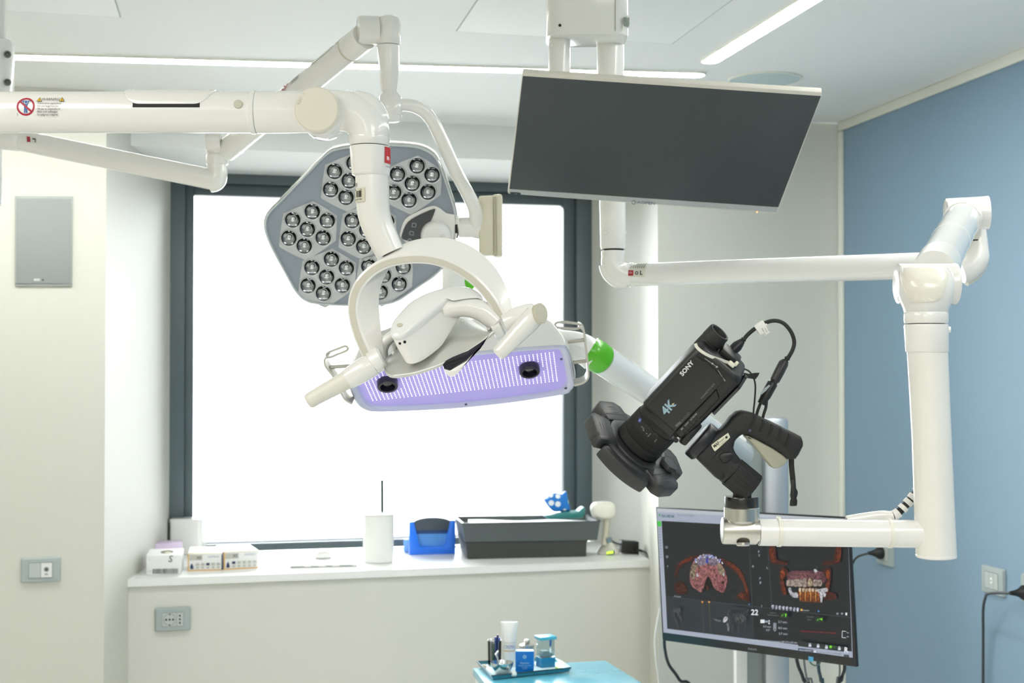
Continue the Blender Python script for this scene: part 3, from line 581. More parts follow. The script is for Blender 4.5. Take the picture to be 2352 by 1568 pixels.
for k in range(18):
    a0, a1 = 2 * math.pi * k / 18, 2 * math.pi * (k + 1) / 18; m.poly([(.258 + .010 * math.cos(a0), .5 + .36 * math.sin(a0)), (.258 + .010 * math.cos(a1), .5 + .36 * math.sin(a1)), (.258 + .0075 * math.cos(a1), .5 + .27 * math.sin(a1)), (.258 + .0075 * math.cos(a0), .5 + .27 * math.sin(a0))], RED)
m.line(.252, .28, .264, .72, .003, RED); m.part('warning_label', sp)
YJ = 3.28
g = G(); g.lathe(P(508, 322, YJ - .02), (-1, -.05, 0), [(0, .021), (.004, .0235), (.030, .0235), (.034, .021)], 36); part('joint_barrel', g, CREAM, sl)
g = G(); g.box(P(545, 345, YJ + .01), (.012, 0, .004), (0, .014, 0), (-.002, 0, .008), .003); part('joint_lug', g, CREAM, sl)
stack('elbow_socket', [(474, 522, 322), (472, 525, 330), (474, 522, 352), (478, 518, 358)], CREAM, YJ)
pth = cr([(497, 352, 22), (498, 380, 22), (499, 404, 23), (494, 416, 23), (482, 419, 22.5)], 5)
stack('elbow_ring', [(474, 523, 356), (472, 524, 359), (472, 524, 374), (474, 523, 378)], CREAM, YJ)
g = G(); g.tube([P(q[0], q[1], YJ) for q in pth], [K(q[2], YJ) for q in pth], 32); part('elbow', g, CREAM, sl)
g = G(); g.tube([P(492, 413, YJ), P(485, 411.5, YJ), P(40, 321, YJ + .05)], [.0235, .024, .0245], 36); ra1 = part('rear_arm', g, CREAM, sl)
g = G(); g.tube([P(50, 323, YJ + .05), P(42, 321, YJ + .05), P(20, 318, YJ + .05), P(-30, 316, YJ + .05)], [.0245, .027, .027, .026], 32); part('arm_root', g, CREAM, sl)
axm, axe = P(485, 411.5, YJ), P(40, 321, YJ + .05)
m = Art(lambda x, y, l: P(x, y + 2, YJ - .0255 - l * .0003 + .05 * (485 - x) / 445))
m.poly([(59, 309), (84, 312), (84, 326), (59, 325)], ink((216, 216, 208))); m.poly([(61, 311), (69, 312), (70, 324), (62, 324)], ink((160, 40, 60))); m.poly([(74, 315), (82, 316), (82, 325), (80, 325), (80, 319), (74, 318)], ink((60, 64, 66))); m.part('maker_label', ra1)
YP = 3.34
stack('ceiling_pole', [(-50, 11, -230), (-50, 12, 96), (-52, 3, 300), (-52, 4, 470)], CREAM, YP, None)
stack('pole_clamp', [(-62, 22, 92), (-70, 29, 97), (-71, 30, 104), (-71, 30, 240), (-62, 22, 246)], CREAM, YP - .005)
for y in (125, 189):
    g = G(); p = P(17, y, YP - .038); g.lathe(p, (.35, -1, 0), [(0, .0085), (.002, .0085), (.0025, .0065), (.005, .0062), (.0055, .005), (.002, .003), (.002, 0)], 20, False); part('clamp_bolt', g, mat('bolt_steel', (120, 124, 116), .35, .9), sl, 'steel hex bolt')

# ------------------------------------------------------------------ violet LED lamp behind, with green sleeved arm
YV = 2.9
vl = thing('violet_led_lamp', 'white lamp head glowing with rows of violet LEDs, on a green-sleeved white arm', 'LED lamp', P(1060, 900, YV))
nV = V((.10, -.56, -.82)).normalized(); oV = P(1065, 872, YV)
def Q(x, y, d=0.0): return PL(x, y, oV, nV, d)
VO = cr([(800, 880), (806, 902), (818, 926), (835, 938), (862, 943), (960, 940), (1060, 934), (1180, 921), (1295, 903), (1314, 893), (1322, 878), (1320, 855), (1312, 818), (1304, 800), (1285, 794), (1190, 800), (1060, 812), (930, 826), (830, 842), (806, 856)], 4, True)
vo = [Q(*q) for q in VO]; up2 = -nV
cenV = sum(vo, V((0, 0, 0))) / len(vo)
def vring(k, d, sx=0.0): return [p + up2 * d + V((sx, 0, 0)) for p in inset(vo, k)]
g = G(); g.loft([vring(k, d) for d, k in ((.016, .88), (.006, .975), (.002, 1.0), (.012, 1.005), (.026, .99), (.045, .955), (.07, .90), (.092, .82), (.108, .70), (.116, .5), (.118, .3))]); part('housing', g, WHITEP, vl)
g = G(); g.loft([vring(k, d) for d, k in ((.004, .99), (-.004, .985), (-.005, .965), (-.001, .93), (.007, .915), (.007, .90))], False, False); bez = part('bezel', g, mat('frosted_bezel', (206, 212, 232), .3, coat=.4), vl, 'pale frosted rim of the lamp')  # bezel colour holds the bluish cast of the LED light
g = G(); g.loft([vring(.93, .0085), vring(.93, .0065)]); pan = part('diffuser_panel', g, mat('violet_diffuser', (176, 168, 214), .35, emit=.35 * EXPK, ecol=(150, 134, 236)), vl, 'violet lit panel behind the LED rows')
TLq, TRq, BLq, BRq = (830, 866), (1272, 815), (856.5, 925), (1280.5, 880)
LEDV = mat('led_violet_white', (240, 232, 255), .3, emit=5 * EXPK, ecol=(226, 214, 255))
cams = ((893, 888), (1219, 855))
for i in range(48):
    u = i / 47; g = G()
    for j in range(17):
        v_ = j / 16; x = (TLq[0] + (TRq[0] - TLq[0]) * u) * (1 - v_) + (BLq[0] + (BRq[0] - BLq[0]) * u) * v_; y = (TLq[1] + (TRq[1] - TLq[1]) * u) * (1 - v_) + (BLq[1] + (BRq[1] - BLq[1]) * u) * v_
        if u < .16: 
            y_min = 868 + 0 * u
        if any(((x - cx) / 31) ** 2 + ((y - cy) / 20) ** 2 < 1 for cx, cy in cams): continue
        p = Q(x, y, -.0064); g.lathe(p, nV, [(0, .0008), (.0006, .0007), (.0009, 0)], 6, False)
    part('led_row', g, LEDV, vl)
CAMB = mat('camera_ring_black', (28, 24, 42), .3)
for cx, cy in cams:
    p = Q(cx - 3, cy - 6, -.006); g = G(); r_ = K(24, YV); g.lathe(p, nV, [(0, r_), (.012, r_), (.014, r_ * .94), (.014, r_ * .72), (.004, r_ * .66), (.002, 0)], 36, False); c_ = part('camera_lens', g, CAMB, vl, 'round black lens set in the LED panel')
    g = G(); g.lathe(p, nV, [(.0045, r_ * .6), (.008, r_ * .4), (.009, 0)], 28, False); part('lens_glass', g, mat('lens_glass_dark', (16, 12, 30), .06, coat=1), c_)
for x, y in ((838, 934), (1070, 926), (1299, 889), (1289, 822)):
    g = G(); g.lathe(Q(x, y, .002), nV, [(0, .003), (.0016, .0028), (.0018, 0)], 12, False); part('bezel_screw', g, mat('dark_screw', (90, 90, 110), .4, .6), vl)
HB = mat('satin_handle_metal', (196, 194, 184), .35, .5)
def strap(pts, wv, th, Y):
    rings = []
    for i, q in enumerate(pts):
        a_ = V(pts[max(0, i - 1)][:2]); b_ = V(pts[min(len(pts) - 1, i + 1)][:2]); t_ = (b_ - a_).normalized(); no = V((t_.y, -t_.x)) * th
        p = P(q[0], q[1], Y); o_ = P(q[0] + no.x, q[1] + no.y, Y) - p; rings.append([p + o_ + wv, p - o_ + wv, p - o_ - wv, p + o_ - wv])
    return G().loft(rings)
wv = V((0, -.020, -.0055))
hb = part('handle_bracket', strap(cr([(1328, 746), (1334, 748), (1341, 759), (1345, 790), (1350, 845), (1349, 862), (1338, 873), (1318, 879)], 4), wv, 2.2, YV), HB, vl)
g = G(); g.tube([P(x, y, YV - .01) for x, y in cr([(1283, 740), (1310, 741), (1330, 745), (1332, 751), (1322, 755), (1296, 754), (1279, 751), (1275, 745)], 4, True)], .0028, 10, False, True); part('slotted_tab', g, HB, hb)
for q in (((1290, 787), (1342, 780)), ((1305, 833), (1347, 828))):
    g = G(); g.tube([P(*q[0], YV + .01), P(*q[1], YV)], K(4.5, YV), 16); part('standoff', g, HB, hb)
hb = part('handle_bracket', strap(cr([(756, 813), (750, 817), (748, 824), (752, 838), (770, 862), (788, 900), (797, 913), (812, 921)], 4), wv, 2.2, YV), HB, vl)
g = G(); g.tube([P(x, y, YV - .01) for x, y in cr([(751, 812), (762, 806), (778, 800), (791, 795), (798, 797), (798, 803), (789, 808), (776, 813), (762, 819), (752, 820)], 4, True)], .0026, 10, False, True); part('slotted_tab', g, HB, hb)
g = G(); g.tube([P(758, 843, YV), P(830, 838, YV + .01)], K(4.5, YV), 16); part('standoff', g, HB, hb)
GREEN = mat('leaf_green_plastic', (86, 190, 22), .3, coat=.3)
g = G(); g.tube([P(x, y, 3.02) for x, y in cr([(1180, 790), (1230, 790), (1285, 792), (1322, 796), (1348, 806), (1366, 820)], 5)], K(35, 3.02), 32); part('arm_elbow', g, WHITEP, vl)
g = G(); g.tube([P(1353, 806, 3.02), P(1362, 812, 3.02), P(1370, 817, 3.02), P(1382, 825, 3.03)], [K(36.4, 3), K(37.4, 3), K(37.4, 3), K(36.2, 3.0)], 36); part('green_sleeve', g, GREEN, vl, 'bright green sleeve on the white arm')
g = G(); g.tube([P(1380, 823, 3.03), P(1560, 943, 3.3), P(1600, 970, 3.4), P(1704, 1042, 3.82)], K(35, 3.05), 32); part('support_arm', g, WHITEP, vl)
part('mast', sect([(1020, 1070, 586), (1015, 1075, 592), (1015, 1075, 700), (1012, 1078, 760)], 0, 3.16), WHITEP, vl)
g = G(); g.tube([P(1062, 640, 3.16), P(1080, 652, 3.16), P(1090, 660, 3.16)], [K(20, 3), K(21, 3), K(20, 3)], 24); part('green_sleeve', g, GREEN, vl, 'small bright green end piece beside the mast')
# ------------------------------------------------------------------ ceiling mount with its two posts
YM = 2.9
cm = thing('ceiling_mount', 'white ceiling mount box with two posts above the hanging monitor', 'ceiling mount', P(1350, 0, YM))
zc = CEIL; c_ = P(1350, 78, YM - .055)
def plan(xl, xr, dpt, r, Y):
    w_ = K((xr - xl) / 2, Y); c0 = P((xl + xr) / 2, 400, Y); return [V((c0.x + x, c0.y + y + dpt, 0)) for x, y in rrect(w_, dpt, r, 6)]
pl = plan(1256, 1446, .06, .03, YM - .055); z0 = c_.z
g = G(); g.loft([[p + V((0, 0, z)) for p in inset(pl, k)] for z, k in ((z0, .95), (z0 + .001, .985), (z0 + .004, 1), (zc - .002, 1))]); bxm = part('mount_box', g, CREAM, cm)
yb = P(1350, 0, YM - .055).y
g = G(); g.lathe(P(1286, 58, yb - .0004), (0, -1, 0), [(0, .0032), (.0006, .003), (.0006, 0)], 20, False); part('screw_hole', g, DARK, bxm)
g = G(); g.box(P(1413, -60, yb - .0003), (.0006, 0, 0), (0, .0006, 0), (0, 0, .115)); part('seam', g, mat('seam_shadow', (150, 152, 140), .6), bxm)
g = G(); g.box(P(1438, 52, yb + .012), (.006, 0, 0), (0, .014, 0), (0, 0, .0075), .001); g2 = part('side_slot', g, mat('grey_slot', (150, 158, 150), .4), bxm)
g = G(); g.tube([P(x, y, yb + .003) for x, y in cr([(1444, 36), (1432, 42), (1431, 62), (1428, 70), (1420, 74)], 4)], .0012, 8); part('slot_edge', g, WHITEP, bxm)
part('short_post', sect([(1260, 1310, 88), (1260, 1310, 150), (1262, 1309, 240), (1263, 1309, 300)], 0, YM), CREAM, cm)
part('post_ring', sect([(1259, 1311, 80), (1258, 1312, 82), (1258, 1312, 86), (1260, 1310, 88)], 0, YM), STEEL, cm)
g = G(); g.lathe(P(1267, 104, YM - .017), (-.6, -1, 0), [(0, .0045), (.001, .0045), (.0014, .0036), (.0014, 0)], 20, False); part('post_screw', g, CREAM, cm)

# articulated camera arm: long post, elbow, arm, spring arm and drop tube
ca = thing('camera_arm', 'white articulated ceiling arm with camera clamp reaching down on the right', 'support arm', P(2150, 1280, 1.8))
YQ = 2.95
part('long_post', sect([(1370, 1433, 76), (1371, 1433, 150), (1377, 1437, 470), (1379, 1438, 566), (1381, 1437, 572)], 0, YQ), CREAM, ca)
for x in (1389, 1437):
    g = G(); g.lathe(P(x, 534, YQ - (.025 if x < 1400 else .004)), (-.6 if x < 1400 else 1, -.8 if x < 1400 else -.2, 0), [(0, .0042), (.0016, .004), (.002, 0)], 20, False); part('post_screw', g, CREAM, ca)
part('swivel_gap', sect([(1386, 1432, 571), (1386, 1432, 580)], 0, YQ), DARK, ca)
part('swivel_collar', sect([(1382, 1436, 576), (1381, 1436, 579), (1382, 1434, 600)], 0, YQ), CREAM, ca)
pth = cr([(1408, 592, 26.5), (1408, 606, 27), (1415, 621, 27.5), (1431, 630, 27), (1452, 631.5, 26.5)], 6)
g = G(); g.tube([P(q[0], q[1], YQ) for q in pth], [K(q[2], YQ) for q in pth], 36); part('elbow', g, CREAM, ca)
pth = cr([(1391, 606, 16), (1398, 626, 17), (1416, 643, 17), (1440, 649, 15)], 5); g = G(); g.tube([P(q[0], q[1], YQ) for q in pth], [K(q[2], YQ) for q in pth], 24); part('elbow_cover', g, CREAM, ca)
H1, H2 = P(1452, 631, YQ), P(2240, 606, 2.42)
g = G(); g.tube([P(1447, 631, YQ), P(1455, 631, YQ)], K(28, YQ), 40); part('collar', g, CREAM, ca)
g = G(); g.tube([H1, H1 + (H2 - H1) * .99], [K(26.2, YQ), K(26.2, YQ)], 44); ha = part('horizontal_arm', g, ENAMEL, ca)
def onH(x, y, d):
    t_ = (x - 1452) / 788; t_ = t_ * 2.42 * 0 + t_; c0 = P(x, 631 - 25 * t_, 1); 
    d_ = ray(x, 631 - 25 * t_); dd = (H2 - H1); # intersect in plan
    s_ = (H1.x * d_.y - (H1.y) * d_.x) / (dd.y * d_.x - dd.x * d_.y); q = H1 + dd * s_; k = K(26.2, YQ)
    an = math.asin(max(-.98, min(.98, (631 - 25 * t_ - y) * q.y / F / k))); nn = V((dd.y, -dd.x, 0)).normalized(); nn = nn if nn.y < 0 else -nn
    return q + (nn * math.cos(an) + V((0, 0, math.sin(an)))) * (k + d)
m = Art(lambda x, y, l: onH(x, y, .0004 + l * .0001))
m.grid(1457, 605, 1498, 637, ink((222, 222, 210)), 2, 6)
for i in range(7):
    x = 1462 + i * 5.0; m.grid(x, 607, x + 2.2, 617, ink((120, 120, 112)), 1, 2)
m.rect(1460, 622, 1472, 634, ink((170, 36, 52))); m.text('L', 1490, 628, 9, BK, 0, 1.1, bold=.03); m.annulus(1480, 628, 2, 4, ink((90, 90, 90)), 14); m.text('OFF', 1466, 628, 4, ink((240, 230, 230)), .2, .8)
m.part('maker_label', ha)
YE = 2.38
pth = cr([(2205, 622, 30), (2228, 612, 30), (2243, 592, 29), (2248, 560, 21), (2247, 520, 17)], 6)
g = G(); g.tube([P(q[0], q[1], YE) for q in pth], [K(q[2], YE) for q in pth], 36); part('far_elbow', g, CREAM, ca)
pth = cr([(2208, 630, 26), (2234, 614, 25), (2250, 590, 20), (2253, 570, 8)], 6)
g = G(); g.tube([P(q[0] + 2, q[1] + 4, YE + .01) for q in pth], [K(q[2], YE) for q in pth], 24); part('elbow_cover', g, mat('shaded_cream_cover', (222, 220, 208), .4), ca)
g = G(); g.tube([P(2245, 551, YE), P(2245, 554, YE)], K(19, YE), 28); part('swivel_gap', g, DARK, ca)
YF = 2.34
g = G(); g.lathe(P(2171, 492, YF + .005), P(2268, 488, YF - .005) - P(2171, 492, YF + .005), [(0, .023), (.0015, .026), (.060, .027), (.0685, .0278), (.0695, .0262)], 44); part('far_joint_barrel', g, CREAM, ca)
S1, S2 = P(2213, 500, 2.32), P(2147, 622, 1.93)
dS = (S2 - S1).normalized(); LS = (S2 - S1).length; rS = .0285
g = G(); g.tube([S1 - dS * .0, S1 + dS * .03], [rS * 1.06, rS * 1.06], 40); part('collar', g, CREAM, ca)
g = G(); g.tube([S1 + dS * .02, S2 - dS * .03], rS, 44); spa = part('spring_arm', g, ENAMEL, ca)
g = G(); g.tube([S2 - dS * .06, S2 + dS * .01], rS * 1.05, 44); part('collar', g, CREAM, ca)
g = G(); g.lathe(S1 + dS * .22, dS, [(0, rS + .0002), (.001, rS + .0007), (.002, rS + .0002)], 44, False); part('sleeve_seam', g, CREAM, spa)
YG = 1.86
g = G(); g.lathe(P(2061, 652, YG + .012), P(2196, 652, YG + .012) - P(2061, 652, YG + .012), [(0, .024), (.0012, .0262), (.004, .0268), (.071, .0268), (.0745, .028), (.077, .0272)], 48); part('near_joint_barrel', g, CREAM, ca)
rows = [(2064, 2188, 628, 0.0), (2062, 2190, 645, .010), (2062, 2190, 665, .014), (2067, 2184, 690, .012), (2075, 2177, 708, .008), (2079, 2175, 722, .003)]
rings = []
top_rows = [(2070, 2180, 616, -.006)] + rows
for xl, xr, y, bul in top_rows:
    c0 = P((xl + xr) / 2, y, YG); w_ = K((xr - xl) / 2, YG); rings.append([V((c0.x + w_ * math.copysign(abs(math.cos(a)) ** .75, math.cos(a)), c0.y + (.026 + bul if math.sin(a) < 0 else .024) * math.sin(a), c0.z)) for a in [2 * math.pi * k / 48 for k in range(48)]])
g = G(); g.loft(rings); jh = part('joint_hood', g, CREAM, ca)
fp = [(2072, 640), (2083, 622), (2120, 614), (2160, 618), (2177, 632), (2172, 655), (2157, 688), (2095, 692), (2082, 672)]
def on_hood(x, y, d):
    p, n_ = hit(jh, x, y); return p + n_ * d
fpc = cr(fp, 4, True); g = G(); g.loft([[on_hood(*q, d) for q in inset(fpc, k)] for k, d in ((1.0, -.001), (1.0, .0016), (.97, .0022), (.8, .0024), (.55, .0024), (.3, .0024), (.05, .0024))]); part('hood_plate', g, mat('cream_plate', (236, 233, 220), .25, coat=.4), jh)
YT = 1.80
part('near_neck', sect([(2079, 2176, 717), (2077, 2177, 720), (2077, 2177, 740), (2079, 2175, 743)], 0, YT), CREAM, ca)
part('swivel_gap', sect([(2086, 2168, 741), (2086, 2168, 748)], 0, YT), DARK, ca)
part('tube_sleeve', sect([(2078, 2177, 745), (2077, 2177, 748), (2081, 2178, 807), (2083, 2177, 809)], 0, YT), CREAM, ca)
part('drop_tube', sect([(2084, 2176, 807), (2095, 2184, 1000), (2104, 2196, 1268), (2105, 2196, 1274)], 0, YT), mat('warm_enamel', (236, 235, 228), .2, coat=.5), ca)
part('tube_end_cap', sect([(2105, 2196, 1272), (2104, 2197, 1275), (2105, 2196, 1279), (2110, 2191, 1281.5)], 0, YT), CREAM, ca)
g = G(); g.lathe(P(2178, 757, YT), (1, -.2, 0), [(0, .0042), (.003, .004), (.0036, 0)], 20, False); part('sleeve_screw', g, CREAM, ca)
g = G(); g.tube([P(1743, 1222, YT), P(2125, 1226, YT)], [K(31, YT), K(32, YT)], 44); hz = part('clamp_arm', g, CREAM, ca)
g = G(); g.tube([P(1741, 1221, YT), P(1745, 1222, YT)], K(30, YT), 40); part('arm_seam', g, DARK, ca)
for x, yy in ((1789, 1222), (2043, 1225)):
    g = G(); g.lathe(P(x, yy, YT), (1, .01, -.02), [(-.0022, K(31.6, YT)), (-.0022, K(33.2, YT)), (.0022, K(33.2, YT)), (.0022, K(31.6, YT))], 44, False); g.box(P(x, yy - 33, YT), (.0025, 0, 0), (0, .003, 0), (0, 0, .0015), .0006)
    part('cable_tie', g, mat('nylon_tie', (232, 230, 218), .35), hz)
g = G(); g.lathe(P(1742, 1219, YT), (-1, 0, .012), [(0, K(31.4, YT)), (.043, K(31.4, YT)), (.0455, K(30, YT)), (.0462, K(26, YT)), (.0465, 0)], 48); part('clamp_barrel', g, STEEL, ca)
part('clamp_ring', sect([(1665, 1742, 1164), (1663, 1744, 1166), (1663, 1744, 1194), (1667, 1740, 1199)], 0, YT), STEEL, ca)
rings = []
for y, k in ((1167, .97), (1165, 1), (1143, 1), (1140, .97)):
    c0 = P(1703.5, y, YT); rings.append([V((c0.x + K(38.5, YT) * k * math.cos(a) * (1 + .012 * (i % 2)), c0.y + K(38.5, YT) * k * math.sin(a) * (1 + .012 * (i % 2)), c0.z)) for i, a in enumerate([2 * math.pi * q / 96 for q in range(96)])])
g = G(); g.loft(rings); part('lock_ring', g, mat('black_gloss_ring', (28, 26, 24), .25, coat=.4), ca, 'black fluted locking ring')
g = G(); g.lathe(P(1707, 1246, YT - .012), (0, -.15, -1), [(0, .0085), (.003, .0085), (.0042, .007), (.0046, 0)], 28, False); part('clamp_screw', g, STEEL, ca)
ho = cr([(1945, 1196), (1985, 1189), (2025, 1184), (2046, 1185), (2062, 1178), (2080, 1160), (2100, 1137), (2120, 1105)], 8)
g = G(); hp = [P(x, y, YT + .03) for x, y in ho]; g.tube(hp, .0048, 16); hs = part('cable_hose', g, mat('black_hose', (26, 26, 26), .5), ca, 'black cable under white spiral wrap')
g = G(); n_ = len(hp)
for a_, b_ in ((0, 26), (27, 33), (36, 39), (41, 44), (45, 48), (50, 55)):
    g.tube(hp[a_:b_ + 1], .0068, 16)
part('spiral_wrap', g, CREAM, hs)

# ------------------------------------------------------------------ flat panels from their four corners
def pose(cs, width):
    A = []; uv = [(0, 0), (1, 0), (1, 1), (0, 1)]; bv = []
    for (x, y), (u, v_) in zip(cs, uv):
        a_, b_ = (x - 1176) / F, (784 - y) / F
        A += [[u, v_, 1, 0, 0, 0, -a_ * u, -a_ * v_], [0, 0, 0, u, v_, 1, -b_ * u, -b_ * v_]]; bv += [a_, b_]
    h = np.linalg.solve(np.array(A), np.array(bv)); H = np.array([[h[0], h[1], h[2]], [h[3], h[4], h[5]], [h[6], h[7], 1]])
    cols_ = [RIGHT * H[0][k] + UP * H[1][k] + FWD * H[2][k] for k in range(3)]
    s_ = width / cols_[0].length; return [q * s_ for q in cols_]
def panel_frame(cs, width):
    m1, m2, m3 = pose(cs, width); o = CAM + m3; n = m1.cross(m2).normalized()
    if n.dot(o - CAM) > 0: n = -n
    return o, m1, m2, n
# hanging monitor
cs = [(1200, 173), (1886, 219), (1787, 475), (1170, 433)]
o, m1, m2, n = panel_frame(cs, .54)
def SC(x, y, d=0.0): return PL(x, y, o, n, d)
out = [(1201, 166.5), (1887.5, 211), (1887, 221), (1786, 489), (1783, 490), (1167.5, 444.5), (1166, 440), (1199.5, 170)]
hm = thing('hanging_monitor', 'tilted white-framed monitor with blank dark screen hanging under the ceiling mount', 'monitor', SC(1500, 330))
g = G(); op_ = [SC(x, y, .001) for x, y in out]; g.prism(op_, n * -.011, .0018); g.prism([p - n * .010 for p in inset(op_, .90)], n * -.016, .006); mb = part('bezel', g, mat('warm_grey_bezel', (214, 211, 200), .4), hm)
g = G(); g.prism([SC(x, y, .0014) for x, y in ((1201, 173.5), (1885.5, 219.5), (1787.5, 474.5), (1170.5, 432.5))], n * -.004); part('screen', g, mat('blank_screen', (38, 49, 53), .34, spec=.6, var=.02), hm)
g = G(); g.prism([SC(x, y, .0013) for x, y in ((1171, 433), (1787, 475.5), (1783.5, 486.5), (1169, 443.5))], n * -.002); part('lower_bezel', g, mat('silver_bezel', (176, 182, 182), .35), hm, 'silver strip below the screen')
m = Art(lambda x, y, l: SC(x, y, .0017 + l * .0001)); rt = math.atan2(42, 617)
m.text('AOPEN', 1484, 464.5, 6.5, ink((124, 138, 146)), rt, 1.45, bold=.02); m.annulus(1455.5, 462.6, 3.2, 5.2, ink((124, 138, 146)), 20); m.rect(1449, 461, 1456, 463, ink((176, 182, 182)))
m.poly([(1172.5, 439.5), (1196, 441), (1196, 447), (1172.5, 445.2)], ink((40, 48, 56))); m.text('HDR', 1185, 443, 2.4, ink((150, 150, 160)), rt)
m.disc(1739, 485.2, 1.6, ink((255, 150, 90), 1.0)); m.part('badges', mb)
g = G(); cS_ = SC(1310, 310, -.03); g.box(cS_ - n * .012, m1.normalized() * .05, m2.normalized() * .05, n * .014, .004); g.tube([cS_ - n * .02, P(1287, 292, YM - .0)], .02, 20); part('mount_bracket', g, GREYP, hm)

# ------------------------------------------------------------------ desk monitor with dental scan, on a cart post
cs = [(1507, 1164), (1950, 1190), (1966, 1530), (1521, 1465)]
o2, q1, q2, n2 = panel_frame(cs, .58)
def ez(cx, cy): return (1500 + cx / 4.021, 1150 + cy / 4.021)
def DS(cx, cy, d=0.0): return PL(*ez(cx, cy), o2, n2, d)
dm = thing('scan_monitor', 'black monitor showing dental jaw scans in front of the blue wall corner', 'monitor', DS(950, 1400))
g = G(); op_ = [DS(x, y) for x, y in ((24, 56), (1806, 151), (1881, 1536), (86, 1288))]; g.prism(op_, n2 * -.010, .0022); g.prism([p - n2 * .009 for p in inset(op_, .8)], n2 * -.026, .010); mb = part('bezel', g, mat('black_bezel', (30, 33, 35), .35), dm)
E = .8 * EXPK
def si(*c): return mat('display_%d_%d_%d' % c, (10, 10, 12), .3, 0, 1.05 * EXPK, var=0.0, ecol=c)
def sn(m0):                                # grainy rendering of a displayed tissue colour
    nm = m0.name + '_grain'
    if nm in MATS: return MATS[nm]
    q = m0.copy(); q.name = nm; nt = q.node_tree; b = nt.nodes['Principled BSDF']; c = b.inputs['Emission Color'].default_value[:]
    n = nt.nodes.new('ShaderNodeTexNoise'); n.inputs['Scale'].default_value = 170; n.inputs['Detail'].default_value = 5; n.inputs['Roughness'].default_value = .65
    tc = nt.nodes.new('ShaderNodeTexCoord'); rp = nt.nodes.new('ShaderNodeValToRGB'); rp.color_ramp.elements[0].position = .36; rp.color_ramp.elements[1].position = .66
    rp.color_ramp.elements[0].color = (c[0] * .12, c[1] * .12, c[2] * .12, 1); rp.color_ramp.elements[1].color = (c[0] * 1.05, c[1] * 1.0, c[2] * .98, 1)
    nt.links.new(tc.outputs['Object'], n.inputs['Vector']); nt.links.new(n.outputs['Fac'], rp.inputs[0]); nt.links.new(rp.outputs[0], b.inputs['Emission Color']); MATS[nm] = q; return q
m = Art(lambda x, y, l: DS(x, y, .0004 + l * .00004))
m.poly([(34, 66), (1797, 166), (1846, 1448), (97, 1214)], si(158, 166, 182))
m.poly([(36, 68), (1797, 166), (1799, 196), (38, 100)], si(176, 184, 190))
m.poly([(80, 184), (640, 214), (1801, 280), (1838, 1390), (134, 1180)], si(30, 33, 36))
m.poly([(42, 185), (76, 188), (78, 236), (44, 232)], si(70, 190, 70)); m.poly([(50, 122), (72, 122), (62, 150)], si(60, 150, 90))
rt = math.atan2(100, 1760)
m.text('GUIDE', 138, 142, 24, si(50, 90, 110), rt, 1.25, bold=.03); m.text('anna maria digati', 305, 132, 18, si(104, 112, 126), rt, .9); m.text('scansione mascella', 285, 182, 12, si(120, 128, 142), rt, .9)
for i in range(11): m.rect(56 + i * 1.2, 255 + i * 26, 72 + i * 1.2, 262 + i * 26, si(110, 118, 136))
LN = si(78, 86, 92)
m.line(893, 420, 935, 1290, 3, LN); m.line(1062, 405, 1100, 975, 3, LN); m.line(118, 880, 915, 972, 3, LN); m.line(915, 972, 1826, 1076, 3, LN)
m.poly([(120, 884), (918, 976), (930, 1278), (134, 1178)], si(40, 46, 52))
WH = si(225, 230, 236); GW = si(176, 186, 196)
for x, y, t_ in ((128, 428, 'O'), (134, 516, 'D'), (138, 606, '?'), (980, 470, 'F'), (984, 505, 'Y'), (928, 606, 'R'), (1058, 618, 'L'), (992, 716, 'F'), (996, 754, 'B'), (1008, 970, 'I')): m.text(t_, x, y, 22, GW, rt)
rn = random.Random(11)
def blob(pts, c, k=4, jit=0): m.poly([(x + rn.uniform(-jit, jit), y + rn.uniform(-jit, jit)) for x, y in cr(pts, k, True)], sn(c))
R1, R2, R3 = si(122, 52, 30), si(84, 36, 26), si(170, 80, 42)
# left view: skull base arc, palate and upper arch
blob([(200, 690), (225, 600), (280, 545), (360, 512), (440, 500), (400, 545), (300, 575), (245, 625), (222, 700)], R2, 4, 3)
blob([(230, 590), (290, 545), (370, 515), (350, 545), (280, 575)], R1, 4, 3)
blob([(600, 520), (690, 545), (760, 590), (820, 650), (850, 720), (890, 850), (898, 920), (870, 900), (840, 780), (790, 690), (720, 620), (640, 570)], R2, 4, 3)
blob([(690, 555), (760, 595), (830, 670), (858, 750), (885, 850), (870, 850), (830, 740), (780, 660), (700, 590)], R1, 4, 3)
blob([(195, 800), (240, 740), (300, 770), (315, 850), (230, 855)], R2, 4, 4); blob([(775, 880), (830, 830), (880, 870), (890, 915), (780, 905)], R2, 4, 4); blob([(790, 870), (830, 850), (840, 895)], R1, 3, 3)
PK, PK2, TN = si(172, 112, 114), si(140, 82, 88), si(160, 146, 122)
blob([(345, 690), (360, 600), (410, 525), (500, 488), (585, 520), (640, 590), (685, 690), (680, 790), (655, 845), (600, 825), (560, 790), (535, 730), (515, 700), (490, 740), (470, 800), (450, 842), (385, 805), (350, 760)], PK, 4, 2)
blob([(345, 690), (360, 610), (400, 560), (430, 570), (400, 640), (385, 720)], TN, 4, 2); blob([(600, 560), (640, 600), (665, 660), (630, 680), (600, 620)], TN, 4, 2)
blob([(400, 560), (440, 510), (510, 490), (580, 520), (610, 570), (560, 600), (500, 580), (440, 600)], si(150, 140, 160), 4, 3)
blob([(390, 770), (420, 765), (425, 800), (395, 800)], PK2); blob([(600, 780), (650, 740), (668, 800), (640, 838)], PK2); blob([(640, 745), (658, 740), (662, 765), (644, 765)], si(50, 30, 34))
